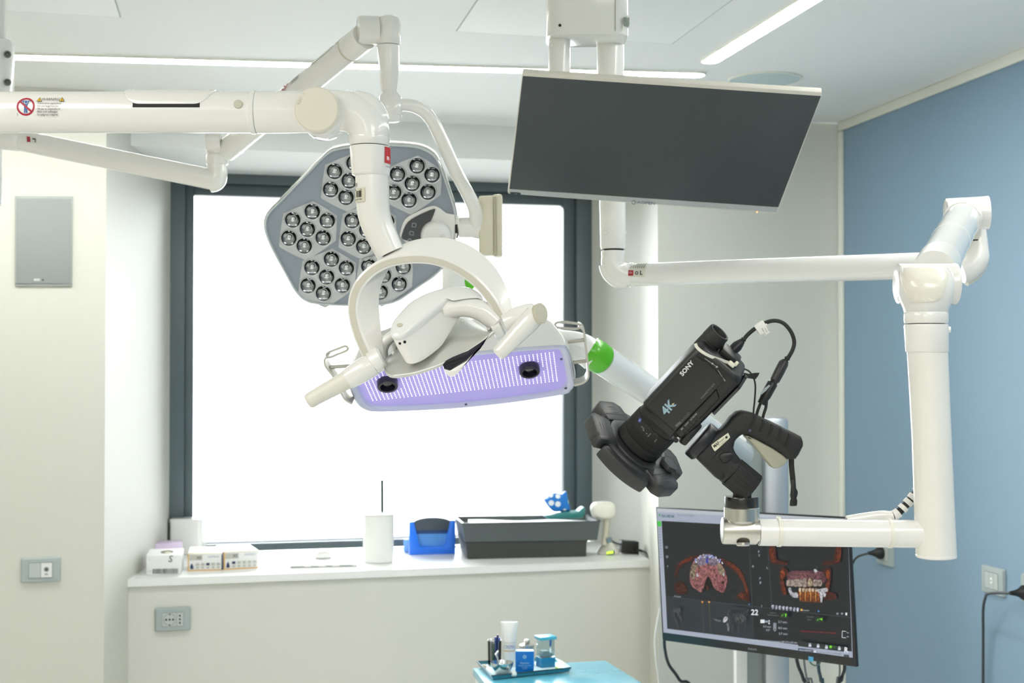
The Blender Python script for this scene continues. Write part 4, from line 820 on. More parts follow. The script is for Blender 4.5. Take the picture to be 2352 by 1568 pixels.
blob([(480, 770), (500, 715), (520, 700), (545, 745), (560, 800), (520, 815), (475, 830)], si(22, 18, 20), 3); blob([(498, 790), (515, 780), (518, 815), (500, 820)], R2)
for i in range(44):
    a_ = rn.uniform(math.radians(195), math.radians(345)); r_ = rn.uniform(.78, 1.02); x, y = 510 + 150 * r_ * math.cos(a_), 610 + 118 * r_ * math.sin(a_); s_ = rn.uniform(3, 9)
    m.poly([(x - s_, y), (x, y - s_ * 1.4), (x + s_ * .8, y + s_ * .4), (x - s_ * .2, y + s_)], rn.choice((WH, si(150, 164, 214), si(110, 128, 200), si(200, 204, 214))))
blob([(410, 680), (420, 665), (430, 695), (412, 698)], WH, 2); blob([(655, 660), (665, 652), (668, 690), (658, 688)], WH, 2); blob([(495, 560), (505, 520), (520, 530), (515, 575)], si(70, 90, 190), 2)
m.text('Occlusal', 235, 880, 14, GW, rt)
# right view: face bones, gum and teeth
for s_ in (0, 1):
    fx = (lambda x: x) if not s_ else (lambda x: 2 * 1425 - x - 18)
    blob([(fx(1085), 425), (fx(1130), 415), (fx(1145), 480), (fx(1160), 540), (fx(1240), 560), (fx(1250), 590), (fx(1130), 580), (fx(1088), 540)], R2, 3, 2)
    blob([(fx(1088), 425), (fx(1118), 420), (fx(1130), 500), (fx(1135), 560), (fx(1092), 540)], R1, 3, 2)
    blob([(fx(1178), 640), (fx(1205), 610), (fx(1255), 640), (fx(1250), 690), (fx(1215), 720), (fx(1245), 850), (fx(1205), 855), (fx(1182), 740)], R2, 3, 2)
    blob([(fx(1190), 650), (fx(1215), 640), (fx(1225), 680), (fx(1200), 720)], R3, 3, 2); blob([(fx(1190), 740), (fx(1215), 740), (fx(1240), 850), (fx(1210), 850)], R1, 3, 2)
blob([(1590, 840), (1690, 850), (1695, 905), (1600, 910)], R2, 3, 2)
blob([(1250, 690), (1290, 645), (1400, 640), (1500, 640), (1570, 650), (1610, 700), (1580, 760), (1420, 790), (1290, 770)], si(112, 72, 82), 4, 2)
blob([(1270, 690), (1330, 665), (1500, 660), (1560, 690), (1500, 720), (1330, 720)], si(140, 92, 100), 4, 2)
for i, x in enumerate((1262, 1292, 1330, 1368, 1410, 1462, 1512, 1552)): blob([(x - 16, 735 - 18 * (1 - abs(x - 1410) / 180)), (x + 16, 733 - 18 * (1 - abs(x - 1410) / 180)), (x + 18, 785 - .06 * abs(x - 1410)), (x - 18, 790 - .06 * abs(x - 1410))], si(*((186, 172, 160) if i not in (5,) else (196, 184, 150))), 3, 1)
blob([(1495, 635), (1512, 622), (1530, 650), (1508, 658)], WH, 2); blob([(1520, 610), (1530, 600), (1534, 625)], si(40, 120, 90), 2)
blob([(1355, 810), (1450, 800), (1530, 815), (1575, 925), (1480, 930), (1368, 915)], si(120, 62, 28), 3, 1)
for i in range(8): x = 1372 + i * 24; blob([(x - 8, 812), (x + 8, 812), (x + 6, 870), (x + 2, 920), (x - 4, 920), (x - 7, 870)], si(*((176, 96, 40) if i % 2 else (208, 150, 84))), 2)
for i in range(6): x = 1370 + i * 30; blob([(x - 10, 805), (x + 10, 803), (x + 7, 832), (x - 8, 835)], si(226, 214, 188), 2)
for pts in ([(1262, 805), (1290, 800), (1300, 840), (1345, 845), (1350, 890), (1290, 880)], [(1528, 815), (1560, 810), (1620, 800), (1625, 830), (1590, 850), (1575, 930), (1560, 925), (1550, 860)], [(1590, 850), (1610, 850), (1605, 880), (1588, 880)]): blob(pts, si(214, 218, 224), 2, 1)
m.rect(1302, 862, 1340, 886, si(160, 166, 176))
for i in range(8): blob([(1108 + i * 33, 960 + i * 3.6), (1130 + i * 33, 958 + i * 3.6), (1128 + i * 33, 985 + i * 3.6), (1119 + i * 33, 996 + i * 3.6), (1110 + i * 33, 984 + i * 3.6)], si(206, 216, 236), 2)
m.disc(1386, 1002, 11, si(206, 160, 80)); m.text('Impianti', 1425, 1006, 14, GW, rt); m.disc(1543, 1015, 8, si(70, 130, 200)); m.disc(903, 952, 7, si(70, 110, 160))
for x in (1718, 1760): m.annulus(x, 1037, 5, 9, GW, 12)
m.rect(1792, 1028, 1808, 1052, WH)
# lower slices
GR = si(70, 78, 84)
for i in range(16):
    a_ = rn.uniform(-.2, .25); x = rn.uniform(140, 300); y = rn.uniform(960, 1100); m.line(x, y, x + 60 * a_ + 20, y + 80, rn.uniform(2, 7), si(*(rn.choice((52, 58, 66, 76)),) * 3))
for i in range(18):
    x = rn.uniform(700, 880); y = rn.uniform(990, 1150); m.line(x, y, x - 10 + rn.uniform(-4, 20), y + 70, rn.uniform(2, 8), si(*(rn.choice((50, 58, 66, 74)),) * 3))
blob([(725, 975), (905, 992), (890, 1060), (800, 1100), (740, 1040)], si(56, 62, 68), 3, 4); blob([(770, 1060), (850, 1050), (880, 1100), (800, 1120)], si(84, 90, 94), 3, 4); blob([(205, 985), (270, 980), (265, 1025), (215, 1025)], si(80, 88, 92), 3, 3)
for x in (474, 537): m.line(x, 935, x + 14, 1225, 2, si(110, 96, 52)); m.poly([(x - 11, 922), (x + 11, 924), (x, 940)], si(230, 166, 60))
for y in (1030, 1080, 1130): m.line(492, y, 530, y + 4, 2, GR)
blob([(664, 1100), (680, 1068), (700, 1064), (710, 1080), (695, 1110), (672, 1118)], si(226, 230, 234), 3); blob([(575, 1080), (640, 1095), (650, 1112), (590, 1098)], si(120, 128, 132), 3, 2); blob([(700, 1120), (715, 1125), (725, 1190), (710, 1190)], si(140, 148, 150), 3, 1)
# info block
m.text('22', 958, 1026, 52, WH, rt, .95, bold=.02)
for t_, x, y, h in (('Impianto', 1128, 1028, 14), ('Sovrastruttura', 1128, 1050, 14), ('Sicurezza', 1472, 1064, 14), ('Stato', 1462, 1090, 14), ('3.7 mm', 1216, 1114, 22), ('8.0 mm', 1218, 1170, 22), ('3.7 mm', 1222, 1222, 22), ('5.0 mm', 1074, 1156, 20), ('0.0°', 1084, 1188, 20), ('Catalogo', 1400, 1296, 14)): m.text(t_, x, y, h, GW if h > 16 else si(110, 122, 120), rt, .9)
m.text('NobelParallel Conical Connection NP 3.75 x 8.0 mm', 1140, 1292, 18, GW, rt, .8, bold=.01)
for x, y in ((1232, 1048), (1560, 1088)): m.rect(x - 36, y - 22, x + 34, y + 26, si(36, 56, 36)); m.line(x - 26, y + 2, x - 18, y + 10, 4, si(110, 190, 60)); m.line(x - 18, y + 10, x - 8, y - 8, 4, si(110, 190, 60))
m.poly([(1240, 1036), (1254, 1036), (1250, 1066), (1244, 1066)], si(120, 220, 50)); m.poly([(1556, 1084), (1584, 1076), (1584, 1098)], si(120, 220, 50))
m.rect(1014, 1090, 1052, 1122, si(220, 226, 230)); m.rect(1056, 1100, 1082, 1116, si(140, 160, 176)); m.poly([(1084, 1108), (1094, 1092), (1102, 1108)], WH); m.poly([(1084, 1118), (1102, 1118), (1094, 1136)], WH)
for a_ in ((1136, 1122, 1136, 1180), (1158, 1124, 1158, 1182), (1136, 1122, 1158, 1124), (1136, 1180, 1147, 1196), (1158, 1182, 1147, 1196)): m.line(*a_, 4, GW)
m.line(1147, 1130, 1147, 1176, 6, GW)
m.text('Attenzione: distanza minima non rispettata', 1550, 1204, 17, si(150, 28, 40), rt, .82)
m.line(1770, 1194, 1768, 1254, 4, WH); m.line(1770, 1194, 1806, 1198, 4, WH); m.line(1768, 1254, 1804, 1258, 4, WH); m.line(1812, 1210, 1830, 1212, 5, GW); m.line(1812, 1246, 1830, 1248, 5, GW)
m.poly([(1362, 1288), (1790, 1340), (1792, 1386), (1364, 1334)], si(40, 46, 46))
for x, y in ((1472, 1322), (1548, 1330), (1625, 1340), (1744, 1352)): m.rect(x - 12, y - 4, x + 12, y + 18, si(200, 210, 220)); m.annulus(x, y - 8, 5, 9, si(200, 210, 220), 14)
m.disc(1664, 1340, 13, si(110, 210, 40)); m.rect(1690, 1330, 1706, 1352, si(50, 90, 40)); m.text('R', 1806, 1370, 48, WH, rt, .9, bold=.03)
m.poly([(1364, 1350), (1502, 1366), (1502, 1396), (1364, 1380)], si(60, 72, 92)); m.text('Piano implantare', 1434, 1372, 14, WH, rt, .9); m.rect(1512, 1376, 1528, 1392, WH); m.text('Terminato il 04/12 salvataggio', 1650, 1398, 16, si(84, 94, 112), rt, .9)
m.poly([(1784, 1410), (1834, 1414), (1836, 1438), (1786, 1432)], si(60, 66, 76))
m.part('screen_image', dm, 'screen with two jaw scan views, tooth icons and readings')
m = Art(lambda x, y, l: DS(x, y, .0004 + l * .0001)); rt2 = math.atan2(245, 1790)
m.text('PHILIPS', 918, 1370, 17, ink((150, 158, 160)), rt2, 1.1, bold=.02); m.text('BRILLIANCE', 140, 1272, 10, ink((84, 52, 52)), rt2)
m.poly([(1436, 1434), (1482, 1440), (1482, 1486), (1438, 1480)], ink((90, 180, 226))); 
for i in range(5): m.rect(1560 + i * 54, 1470 + i * 8, 1578 + i * 54, 1474 + i * 8, ink((70, 74, 78)))
m.part('badges', mb)
YC2 = 3.85
ct = thing('monitor_stand', 'tall aluminium and white stand post behind the scan monitor', 'monitor stand', V((P(1750, 1200, YC2).x, YC2, 0)))
zt_ = P(1780, 958, YC2).z
def col_(xl, xr, dy, dep, z1, m_, nm, bev=.003):
    g = G(); a_, b_ = P(xl, 1200, YC2), P(xr, 1200, YC2); g.box(V(((a_.x + b_.x) / 2, YC2 + dy + dep / 2, (z1 + .06) / 2)), ((b_.x - a_.x) / 2, 0, 0), (0, dep / 2, 0), (0, 0, (z1 - .06) / 2), bev); return part(nm, g, m_, ct)
col_(1690, 1716, 0, .05, zt_ - .004, WHITEP, 'cable_duct'); col_(1714, 1760, .02, .05, zt_ - .002, mat('slate_profile', (150, 160, 158), .4), 'back_profile')
col_(1755, 1812, -.005, .07, zt_, mat('brushed_aluminium', (190, 196, 202), .35, .7, scale=150), 'aluminium_post', .012)
g = G(); a_ = P(1730, 1200, YC2); g.box((a_.x + .02, YC2 + .04, .04), (.24, 0, 0), (0, .2, 0), (0, 0, .03), .015)
for sx in (-1, 1):
    for sy in (-1, 1): g.lathe((a_.x + .02 + sx * .2 - .012, YC2 + .04 + sy * .16, .022), (1, 0, 0), [(0, .018), (.002, .022), (.022, .022), (.024, .018)], 20)
part('base', g, GREYP, ct)
g = G(); cM = DS(1000, 700, -.03); g.box(cM, q1.normalized() * .05, q2.normalized() * .05, n2 * .008, .003); g.tube([cM - n2 * .0, V((P(1783, 1290, YC2).x, YC2 - .006, cM.z))], .02, 16); part('monitor_bracket', g, mat('dark_bracket', (60, 64, 66), .5), dm)

# ------------------------------------------------------------------ camcorder, ring flash and pistol grip on the clamp
YK = 1.75; uK = YK / F / 3.137
def K5(cx, cy, Y=YK): return P(1330 + cx / 3.137, 700 + cy / 3.137, Y)
OC = K5(760, 560)
TA = .40; CA_ = math.sqrt(1 - TA * TA)
a2 = RIGHT * .655 + UP * .755; b2 = RIGHT * .755 - UP * .655; tv = -FWD
AX = a2 * CA_ + tv * TA; BX = b2; CX = tv * CA_ - a2 * TA
def L5(s_, t_, c_=0.0): return OC + (AX * s_ + BX * t_ + CX * c_) * uK
def onface(cx, cy, c_=0.0):           # crop pixel -> place on the face plane c = const
    px, py = 1330 + cx / 3.137, 700 + cy / 3.137; return PL(px, py, OC + CX * (c_ * uK), CX)
cc_ = thing('camcorder', 'black 4K camcorder tilted nose-down on the pistol grip', 'camcorder', L5(0, 330, -200))
g = G(); rings = []
for s_, k in ((-360, .97), (-352, 1), (228, 1), (262, .96), (282, .88), (286, .8)):
    rings.append([L5(s_, 95 + y * k, -210 + x * k) for x, y in rrect(196, 208, 62, 6)])
g = G(); g.loft(rings); part('body', g, BLACK, cc_)
g = G(); p0 = [(-335, -86), (170, -92), (205, -70), (222, 0), (222, 170), (212, 196), (-180, 196), (-335, 196)]
g.prism([L5(s_, t_, -14) for s_, t_ in p0], CX * (16 * uK), .0012); lcd = part('screen_panel', g, mat('satin_black', (30, 30, 30), .38, var=.1, scale=300), cc_)
g = G(); g.prism([L5(s_, t_, -12) for s_, t_ in ((-395, -20), (-335, -20), (-335, 196), (-395, 196))], CX * (9 * uK), .0008); part('hinge_block', g, mat('hinge_black', (24, 24, 24), .3), cc_)
g = G(); g.prism([L5(s_, t_, -16) for s_, t_ in ((-345, 200), (-345, 262), (80, 262), (120, 200))], CX * (14 * uK), .002); part('button_panel', g, BLACK, cc_)
for cx, cy in ((845, 826), (805, 868), (765, 912), (698, 975)):
    p = onface(cx, cy, -2); g = G(); g.lathe(p - CX * .0005, CX, [(0, 19 * uK), (.0008, 19 * uK), (.0009, 15 * uK), (.0003, 14 * uK), (.0003, 0)], 24, False); part('button', g, mat('button_black', (20, 20, 20), .35), cc_)
m = Art(lambda x, y, l: onface(x, y, 2.6 + l * .25)); ra_ = -math.atan2(85, 75)
m.text('SONY', 777, 458, 33, ink((225, 226, 226)), -.855, 1.05, bold=.03); m.text('4K', 643, 742, 66, ink((150, 178, 192)), -.855, 1.0, bold=.03)
m.text('HANDYCAM', 928, 622, 15, ink((120, 122, 122)), -.83, 1.25); m.text('AVCHD', 768, 808, 17, ink((104, 106, 106)), -.80, 1.1)
m.poly([(690, 868), (728, 836), (740, 850), (702, 882)], ink((96, 98, 98))); m.poly([(668, 712), (690, 706), (676, 722)], ink((205, 200, 150)))
m.part('lettering', lcd)
m = Art(lambda x, y, l: onface(x, y, 0 + l * .25))
m.text('SHUTTER SPEED', 826, 806, 9, ink((170, 172, 172)), -.83, .8, bold=.02); m.text('GAIN/ISO', 776, 858, 9, ink((170, 172, 172)), -.83, .8, bold=.02); m.text('IRIS', 742, 893, 12, ink((170, 172, 172)), -.83, .8, bold=.02); m.text('ND', 677, 955, 12, ink((140, 142, 142)), -.83, .8)
m.part('button_lettering', bpy.data.objects[[o.name for o in cc_.children if o.name.startswith('button_panel')][0]])
lo_ = L5(0, 88, -200)
g = G(); g.lathe(lo_ - AX * (350 * uK), -AX, [(r0 * uK, r1 * uK) for r0, r1 in ((0, 176), (110, 176), (118, 172), (124, 172), (130, 180), (255, 180), (268, 176), (275, 186), (330, 186), (338, 176), (400, 170))], 56); part('lens_barrel', g, BLACKR, cc_)
g = G(); g.lathe(lo_ - AX * (455 * uK), -AX, [(0, 179 * uK), (.002, 182.5 * uK), (.018, 182.5 * uK), (.02, 179 * uK)], 64); part('focus_ring', g, mat('focus_rubber', (26, 26, 25), .7, bump=.4, scale=500), cc_)
def onbar(cx, cy, d): # barrel surface facing the viewer
    px, py = 1330 + cx / 3.137, 700 + cy / 3.137; dr = ray(px, py); oc = CAM - lo_; 
    dp = dr - AX * dr.dot(AX); op2 = oc - AX * oc.dot(AX); r_ = 177 * uK + d; A2_ = dp.dot(dp); B2_ = 2 * dp.dot(op2); C2_ = op2.dot(op2) - r_ * r_
    q = B2_ * B2_ - 4 * A2_ * C2_; t_ = (-B2_ - math.sqrt(max(q, 0))) / (2 * A2_); return CAM + dr * t_
m = Art(lambda x, y, l: onbar(x, y, .0004 + l * .00012)); GK = ink((168, 170, 170))
m.poly([(456, 862), (478, 826), (602, 965), (545, 1004)], ink((20, 20, 21))); m.annulus(492, 896, 16, 20, ink((60, 60, 60)), 20); m.annulus(492, 896, 30, 33, ink((48, 48, 48)), 24); m.annulus(546, 945, 16, 20, ink((64, 64, 64)), 20)
m.text('ZOOM', 458, 884, 9, GK, .75, .8); m.text('FOCUS', 506, 938, 9, GK, -.82, .8); m.text('AF/MF', 552, 978, 9, GK, -.82, .8); m.line(458, 896, 470, 908, 3, GK); m.line(482, 922, 492, 930, 3, GK)
m.poly([(424, 838), (434, 812), (452, 822), (442, 850)], ink((64, 78, 150))); m.text('ZEISS', 438, 831, 8, ink((190, 196, 226)), -.83, .7)
m.part('lens_lettering', bpy.data.objects[[o.name for o in cc_.children if o.name.startswith('lens_barrel')][0]])
vo_ = L5(0, -42, -225)
g = G(); g.lathe(vo_ + AX * (200 * uK), AX, [(r0 * uK, r1 * uK) for r0, r1 in ((0, 84), (86, 84), (92, 80), (96, 80), (100, 86), (182, 84), (192, 78), (190, 66), (168, 56), (150, 50), (150, 0))], 40, False, cu=1.0, cw=.95); part('viewfinder', g, BLACKR, cc_)
g = G(); g.lathe(vo_ + AX * (352 * uK), AX, [(0, 50 * uK), (.0004, 50 * uK), (.0006, 0)], 28, False); part('eyepiece_glass', g, mat('eyepiece_glass', (40, 42, 44), .15), cc_)
g = G(); g.box(L5(300, 130, -240), AX * (36 * uK), BX * (85 * uK), CX * (80 * uK), .004); part('rear_battery', g, BLACK, cc_)
g = G(); g.prism([L5(s_, 308, c_) for s_, c_ in ((-60, -40), (230, -40), (286, -200), (200, -330), (-60, -330))], BX * (14 * uK), .003); part('base_plate', g, mat('gloss_black', (24, 26, 30), .12, coat=.6), cc_)
m = Art(lambda x, y, l: onface(x, y, -2 + l * .2)); DG = ink((170, 172, 168))
for a_, b_ in (((905, 385), (985, 440)), ((1000, 470), (1050, 545))):
    m.line(*a_, *b_, 3, DG)
m.rect(985, 440, 1000, 452, DG); m.rect(955, 418, 968, 428, DG); m.text('USB', 1045, 540, 12, DG, .95, .9); m.part('port_lettering', bpy.data.objects[[o.name for o in cc_.children if o.name.startswith('body')][0]])

# ring flash on the lens
rf = thing('ring_flash', 'black four-lobed ring flash clamped round the camcorder lens', 'ring flash', L5(-745, 88, -200))
fo = L5(-745, 88, -200)
def FR(r_, an, s_): return fo + (BX * math.cos(an) + CX * math.sin(an)) * (r_ * uK) + AX * (s_ * uK)
FLM = mat('flash_black', (50, 51, 52), .45, var=.12)
def sector(r0, r1, a0, a1, s0, s1, bev, n=14):
    a0, a1 = math.radians(a0), math.radians(a1)
    pl = [FR(r1, a0 + (a1 - a0) * i / n, s0) for i in range(n + 1)] + [FR(r0, a1 + (a0 - a1) * i / n, s0) for i in range(n + 1)]
    return G().prism(pl, AX * ((s1 - s0) * uK), bev)
g = G(); g.lathe(fo - AX * (40 * uK), AX, [(r0 * uK, r1 * uK) for r0, r1 in ((0, 300), (0, 345), (8, 352), (70, 350), (82, 340), (88, 322), (78, 318), (78, 262), (90, 256), (96, 200), (80, 168), (0, 168))], 64, False); part('ring_body', g, FLM, rf)
def wing(ac, half, r0, r1, s0, s1):
    a = math.radians(ac); ca_, sa_ = math.cos(a), math.sin(a)
    def Wp(x, y, s_): return fo + (BX * (ca_ * x - sa_ * y) + CX * (sa_ * x + ca_ * y)) * uK + AX * (s_ * uK)
    pl = [(r0, -half), (r1 - 45, -half), (r1, -half + 60), (r1, half - 60), (r1 - 45, half), (r0, half)]
    g = G(); g.prism([Wp(x, y, s0) for x, y in pl], AX * ((s1 - s0) * uK), .0022); w_ = part('flash_wing', g, FLM, rf)
    m = Art(lambda x, y, l: Wp(x, y, s1 + 1.5 + l * .4)); 
    for i in range(3): m.line(r1 - 120 + i * 28, -42, r1 - 120 + i * 28, 42, 5, ink((16, 16, 16)))
    m.line(r0 + 60, -half + 8, r0 + 60, half - 8, 5, ink((14, 14, 14))); m.part('vent_marks', w_)
for ac in (28, -32, 148, 212): wing(ac, 150, 240, 440, -44, 56)
for a0, a1 in ((58, 122), (238, 302)): part('arc_block', sector(300, 418, a0, a1, -80, 30, .003), FLM, rf)
g = G(); g.lathe(FR(285, math.radians(-6), 62), AX, [(0, 78 * uK), (.004, 78 * uK), (.0065, 66 * uK), (.007, 0)], 6, False); part('lock_knob', g, mat('knob_grey_black', (52, 55, 58), .35), rf)
g = G(); g.box(FR(400, math.radians(128), 10), AX * (50 * uK), (BX * .77 + CX * .63) * (26 * uK), (BX * -.63 + CX * .77) * (60 * uK), .002); part('release_latch', g, FLM, rf)

# pistol grip head
gp = thing('pistol_grip_head', 'black pistol grip ball head with pale trigger and ribbed base standing in the clamp', 'tripod head', P(1703, 1142, 1.8))
GPY = 1.79
bodyp = [(842, 1098), (905, 1020), (960, 955), (1040, 890), (1075, 850), (1105, 808), (1150, 772), (1195, 764), (1250, 775), (1360, 826), (1470, 880), (1560, 925), (1605, 950), (1626, 985), (1620, 1020), (1590, 1080), (1566, 1112), (1540, 1122), (1505, 1112), (1470, 1075), (1400, 1030), (1300, 975), (1205, 930), (1160, 940), (1128, 985), (1118, 1030), (1126, 1070), (1180, 1118), (1100, 1200), (1022, 1278), (940, 1195)]
g = G(); g.prism([K5(x, y, GPY - .017) for x, y in bodyp], FWD * .034, .006, 3); gb = part('grip_body', g, BLACKR, gp)
cylA, cylB = K5(952, 1010, GPY), K5(1100, 1198, GPY)
d2 = (K5(1252, 1320, GPY) - K5(1100, 1198, GPY)).normalized()
g = G(); g.tube([K5(985, 1045, GPY), K5(1102, 1197, GPY)], 112 * uK * 1.03, 40); 
g = G(); e0, e1 = K5(965, 1075, GPY), K5(1100, 1198, GPY); g.lathe(e1, e0 - e1, [(0, 110 * uK), ((e0 - e1).length * .98, 110 * uK), ((e0 - e1).length, 100 * uK)], 48); part('grip_barrel', g, BLACKR, gp)
rings = []
kn0, kn1 = K5(1101, 1200, GPY), K5(1250, 1322, GPY); dk = (kn1 - kn0).normalized(); uu = FWD; ww = dk.cross(uu)
for t_, k in ((0, .97), (.015, 1), (.95, 1.0), (1.0, .95)):
    rings.append([kn0 + (kn1 - kn0) * t_ + (uu * math.cos(q) + ww * math.sin(q)) * (114 * uK * k * (1 + .022 * (1 if (i // 3) % 2 else -1))) for i, q in enumerate([2 * math.pi * j / 120 for j in range(120)])])
part('ribbed_knob', G().loft(rings), mat('ribbed_rubber', (30, 30, 29), .65), gp)
g = G(); g.tube([K5(1170, 1255, GPY), K5(1178, 1330, GPY), P(1703, 1150, 1.8)], [.012, .012, .012], 24); part('ball_stem', g, BLACK, gp)
for i, (x, y) in enumerate(((1262, 800), (1325, 832), (1388, 866), (1450, 900), (1512, 934))):
    pl = [(x - 4, y - 10), (x + 6, y - 10), (x + 14, y + 20), (x - 18, y + 86), (x - 30, y + 82), (x - 4, y + 22)]
    g = G(); g.prism([K5(*q, GPY - .0184) for q in pl], FWD * .002, .0006); part('finger_rib', g, mat('rib_black', (24, 24, 24), .6), gb)
g = G(); g.prism([K5(x, y, GPY - .011) for x, y in ((1190, 942), (1215, 936), (1300, 978), (1400, 1032), (1470, 1078), (1512, 1114), (1488, 1148), (1440, 1176), (1405, 1182), (1388, 1168), (1300, 1062), (1235, 985))], FWD * .022, .003); part('trigger', g, mat('pale_trigger', (168, 168, 148), .5), gp, 'pale olive grey trigger lever')
g = G(); g.lathe(K5(1231, 905, GPY - .0175), -FWD, [(0, .0018), (.0008, .0018), (.0009, 0)], 14, False); part('grip_screw', g, mat('dark_screw', (90, 90, 110), .4, .6), gp)
g = G(); g.prism([K5(x, y, GPY - .0215) for x, y in ((1005, 1095), (1030, 1068), (1095, 1062), (1120, 1080), (1085, 1130), (1040, 1140))], FWD * .006, .0018); part('lever', g, BLACK, gp)
m = Art(lambda x, y, l: K5(x, y, GPY - .0195 - l * .0001)); st = cr([(956, 1010), (966, 1000), (1066, 928), (1078, 930), (1086, 950), (1080, 964), (990, 1046), (976, 1050), (960, 1024)], 3, True)
g = G(); g.prism([K5(x, y, GPY - .0192) for x, y in st], FWD * .0022); stk = part('name_sticker', g, mat('sticker_cream', (220, 220, 196), .4), gp, 'cream sticker printed MAF PROJECT')
m.text('MAF', 990, 1007, 24, ink((26, 26, 26)), -.68, .8, bold=.02); m.text('PROJECT', 1030, 976, 12, ink((90, 90, 84)), -.68, .75); m.text('www.mafproject.it', 1034, 996, 8, ink((40, 40, 40)), -.68, .85); m.poly([(1052, 952), (1066, 942), (1073, 956), (1059, 966)], ink((24, 24, 24))); m.part('lettering', stk)
pa = (a2 * -1).normalized(); pd0 = K5(885, 985, GPY); axp = b2
g = G(); rings = []
for d_, k in ((-44, .86), (-38, .97), (-28, 1), (26, 1), (38, .93), (44, .78)):
    rings.append([pd0 + axp * (d_ * uK) + (a2 * math.cos(q) * 150 + FWD * math.sin(q) * 118) * (uK * k) for q in [2 * math.pi * j / 48 for j in range(48)]])
part('quick_release_cup', G().loft(rings), mat('cup_black', (26, 28, 33), .38), gp)
g = G(); g.box(K5(800, 925, GPY + .0), a2 * (100 * uK), FWD * (90 * uK), b2 * (26 * uK), .003); part('camera_plate', g, BLACK, gp)

# cables round the camcorder, tie, strap
def cable(name, pts, r_, m_, label, cat, Y=YK, extra=None, k=7):
    g = G(); q = cr(pts, k); g.tube([K5(p[0], p[1], Y + (p[2] if len(p) > 2 else 0)) for p in q], r_, 14); return g
hd = thing('video_cable', 'thick black cable looping from the camcorder back to an adapter plug', 'cable', K5(1400, 105))
YB = YK + .03
g = cable('', [(1190, 245), (1215, 215), (1262, 175), (1320, 138), (1400, 114), (1470, 130), (1525, 190), (1550, 260), (1540, 320), (1505, 385)], 15 * uK, None, '', '', YB); part('cord', g, BLACKR, hd)
def prof_body(name, a_, b_, pr, m_, parent, sq=(1, .8)):
    A_, B_ = K5(*a_, YB), K5(*b_, YB); d = B_ - A_; g = G(); g.lathe(A_, d, [(t_ * d.length, r_ * uK) for t_, r_ in pr], 24, True, *sq, ref=FWD); return part(name, g, m_, parent)
prof_body('plug_shell', (1085, 350), (1175, 262), [(0, 40), (.05, 48), (.6, 50), (.9, 36), (1, 24)], BLACK, hd)
pl_ = prof_body('strain_relief', (1160, 276), (1196, 238), [(0, 34), (.14, 34), (.16, 22), (.3, 22), (.32, 30), (.46, 30), (.48, 20), (.62, 20), (.64, 26), (.78, 26), (.8, 18), (1, 17)], BLACKR, hd)
prof_body('strain_relief', (1512, 368), (1470, 430), [(0, 17), (.2, 18), (.22, 26), (.36, 26), (.38, 20), (.52, 20), (.54, 32), (.7, 32), (.72, 24), (.86, 24), (.88, 40), (1, 42)], BLACKR, hd)
prof_body('adapter_shell', (1482, 405), (1398, 565), [(0, 34), (.1, 46), (.5, 48), (.86, 46), (.9, 38), (1, 34)], mat('adapter_black', (40, 41, 42), .4), hd)
g = G(); g.box(K5(1312, 165, YB - .0), RIGHT * .0055 + UP * .0038, FWD * .0042, RIGHT * -.004 + UP * .0058, .001)
g.prism([K5(x, y, YB - .004) for x, y in ((1300, 168), (1352, 132), (1380, 195), (1340, 220))], FWD * .0006); fl = part('cable_flag', g, mat('paper_white', (230, 231, 224), .6), hd, 'small white paper flag printed on the cable')
m = Art(lambda x, y, l: K5(x, y, YB - .0044 - l * .0001))
for i, t_ in enumerate(('HDMI MICRO', 'C-D 4K60', 'LENGHT 0,2M')): m.text(t_, 1362 - i * 16, 170 + i * 11, 9, ink((70, 70, 70)), 1.1, .7)
m.part('lettering', fl)
sx_ = thing('extension_plug', 'second black plug joined under the adapter, its cords dropping behind the grip', 'cable', K5(1320, 710))
prof_body('plug_shell', (1396, 562), (1312, 712), [(0, 42), (.04, 46), (.6, 46), (.75, 40), (1, 36)], BLACK, sx_, (1, .85))
for i in range(3):
    g = G(); g.box(K5(1330 + i * 12, 620 - i * 10, YB - .0078), b2 * .0012, FWD * .0008, a2 * .005, .0003); part('grip_ridge', g, GREYP, sx_)
for q in ([(1312, 700), (1295, 740), (1280, 790), (1275, 850)], [(1352, 690), (1346, 740), (1330, 790), (1318, 850)]):
    g = cable('', q, 11 * uK, None, '', '', YB); part('cord', g, BLACKR, sx_)
g = cable('', [(1120, 470), (1150, 458), (1185, 460), (1225, 478), (1255, 520), (1270, 580), (1266, 680), (1258, 760), (1256, 850)], 6.5 * uK, None, '', '', YB); part('power_cord', g, BLACK, cc_)
g = G(); gr = [[K5(x, y, YB + .002 * math.sin(x * .04)) for x, y in row] for row in (((1188, 488), (1225, 496), (1262, 490), (1302, 488)), ((1186, 505), (1220, 515), (1258, 518), (1292, 510)), ((1190, 520), (1215, 528), (1245, 532), (1272, 536)))]
g.sheet(gr, FWD * .0012); solo('port_flap', g, BLACKR, 'loose black rubber flap sticking out behind the camcorder', 'flap')
zt2 = thing('zip_tie', 'white nylon zip tie round the camcorder viewfinder', 'cable tie', K5(1100, 430))
zp = cr([(838, 278), (850, 305), (890, 340), (950, 372), (1020, 396), (1090, 420)], 6)
zz = [(-.004, -.008, -.018, -.024, -.022, -.012)[0] for _ in zp]
rings = []
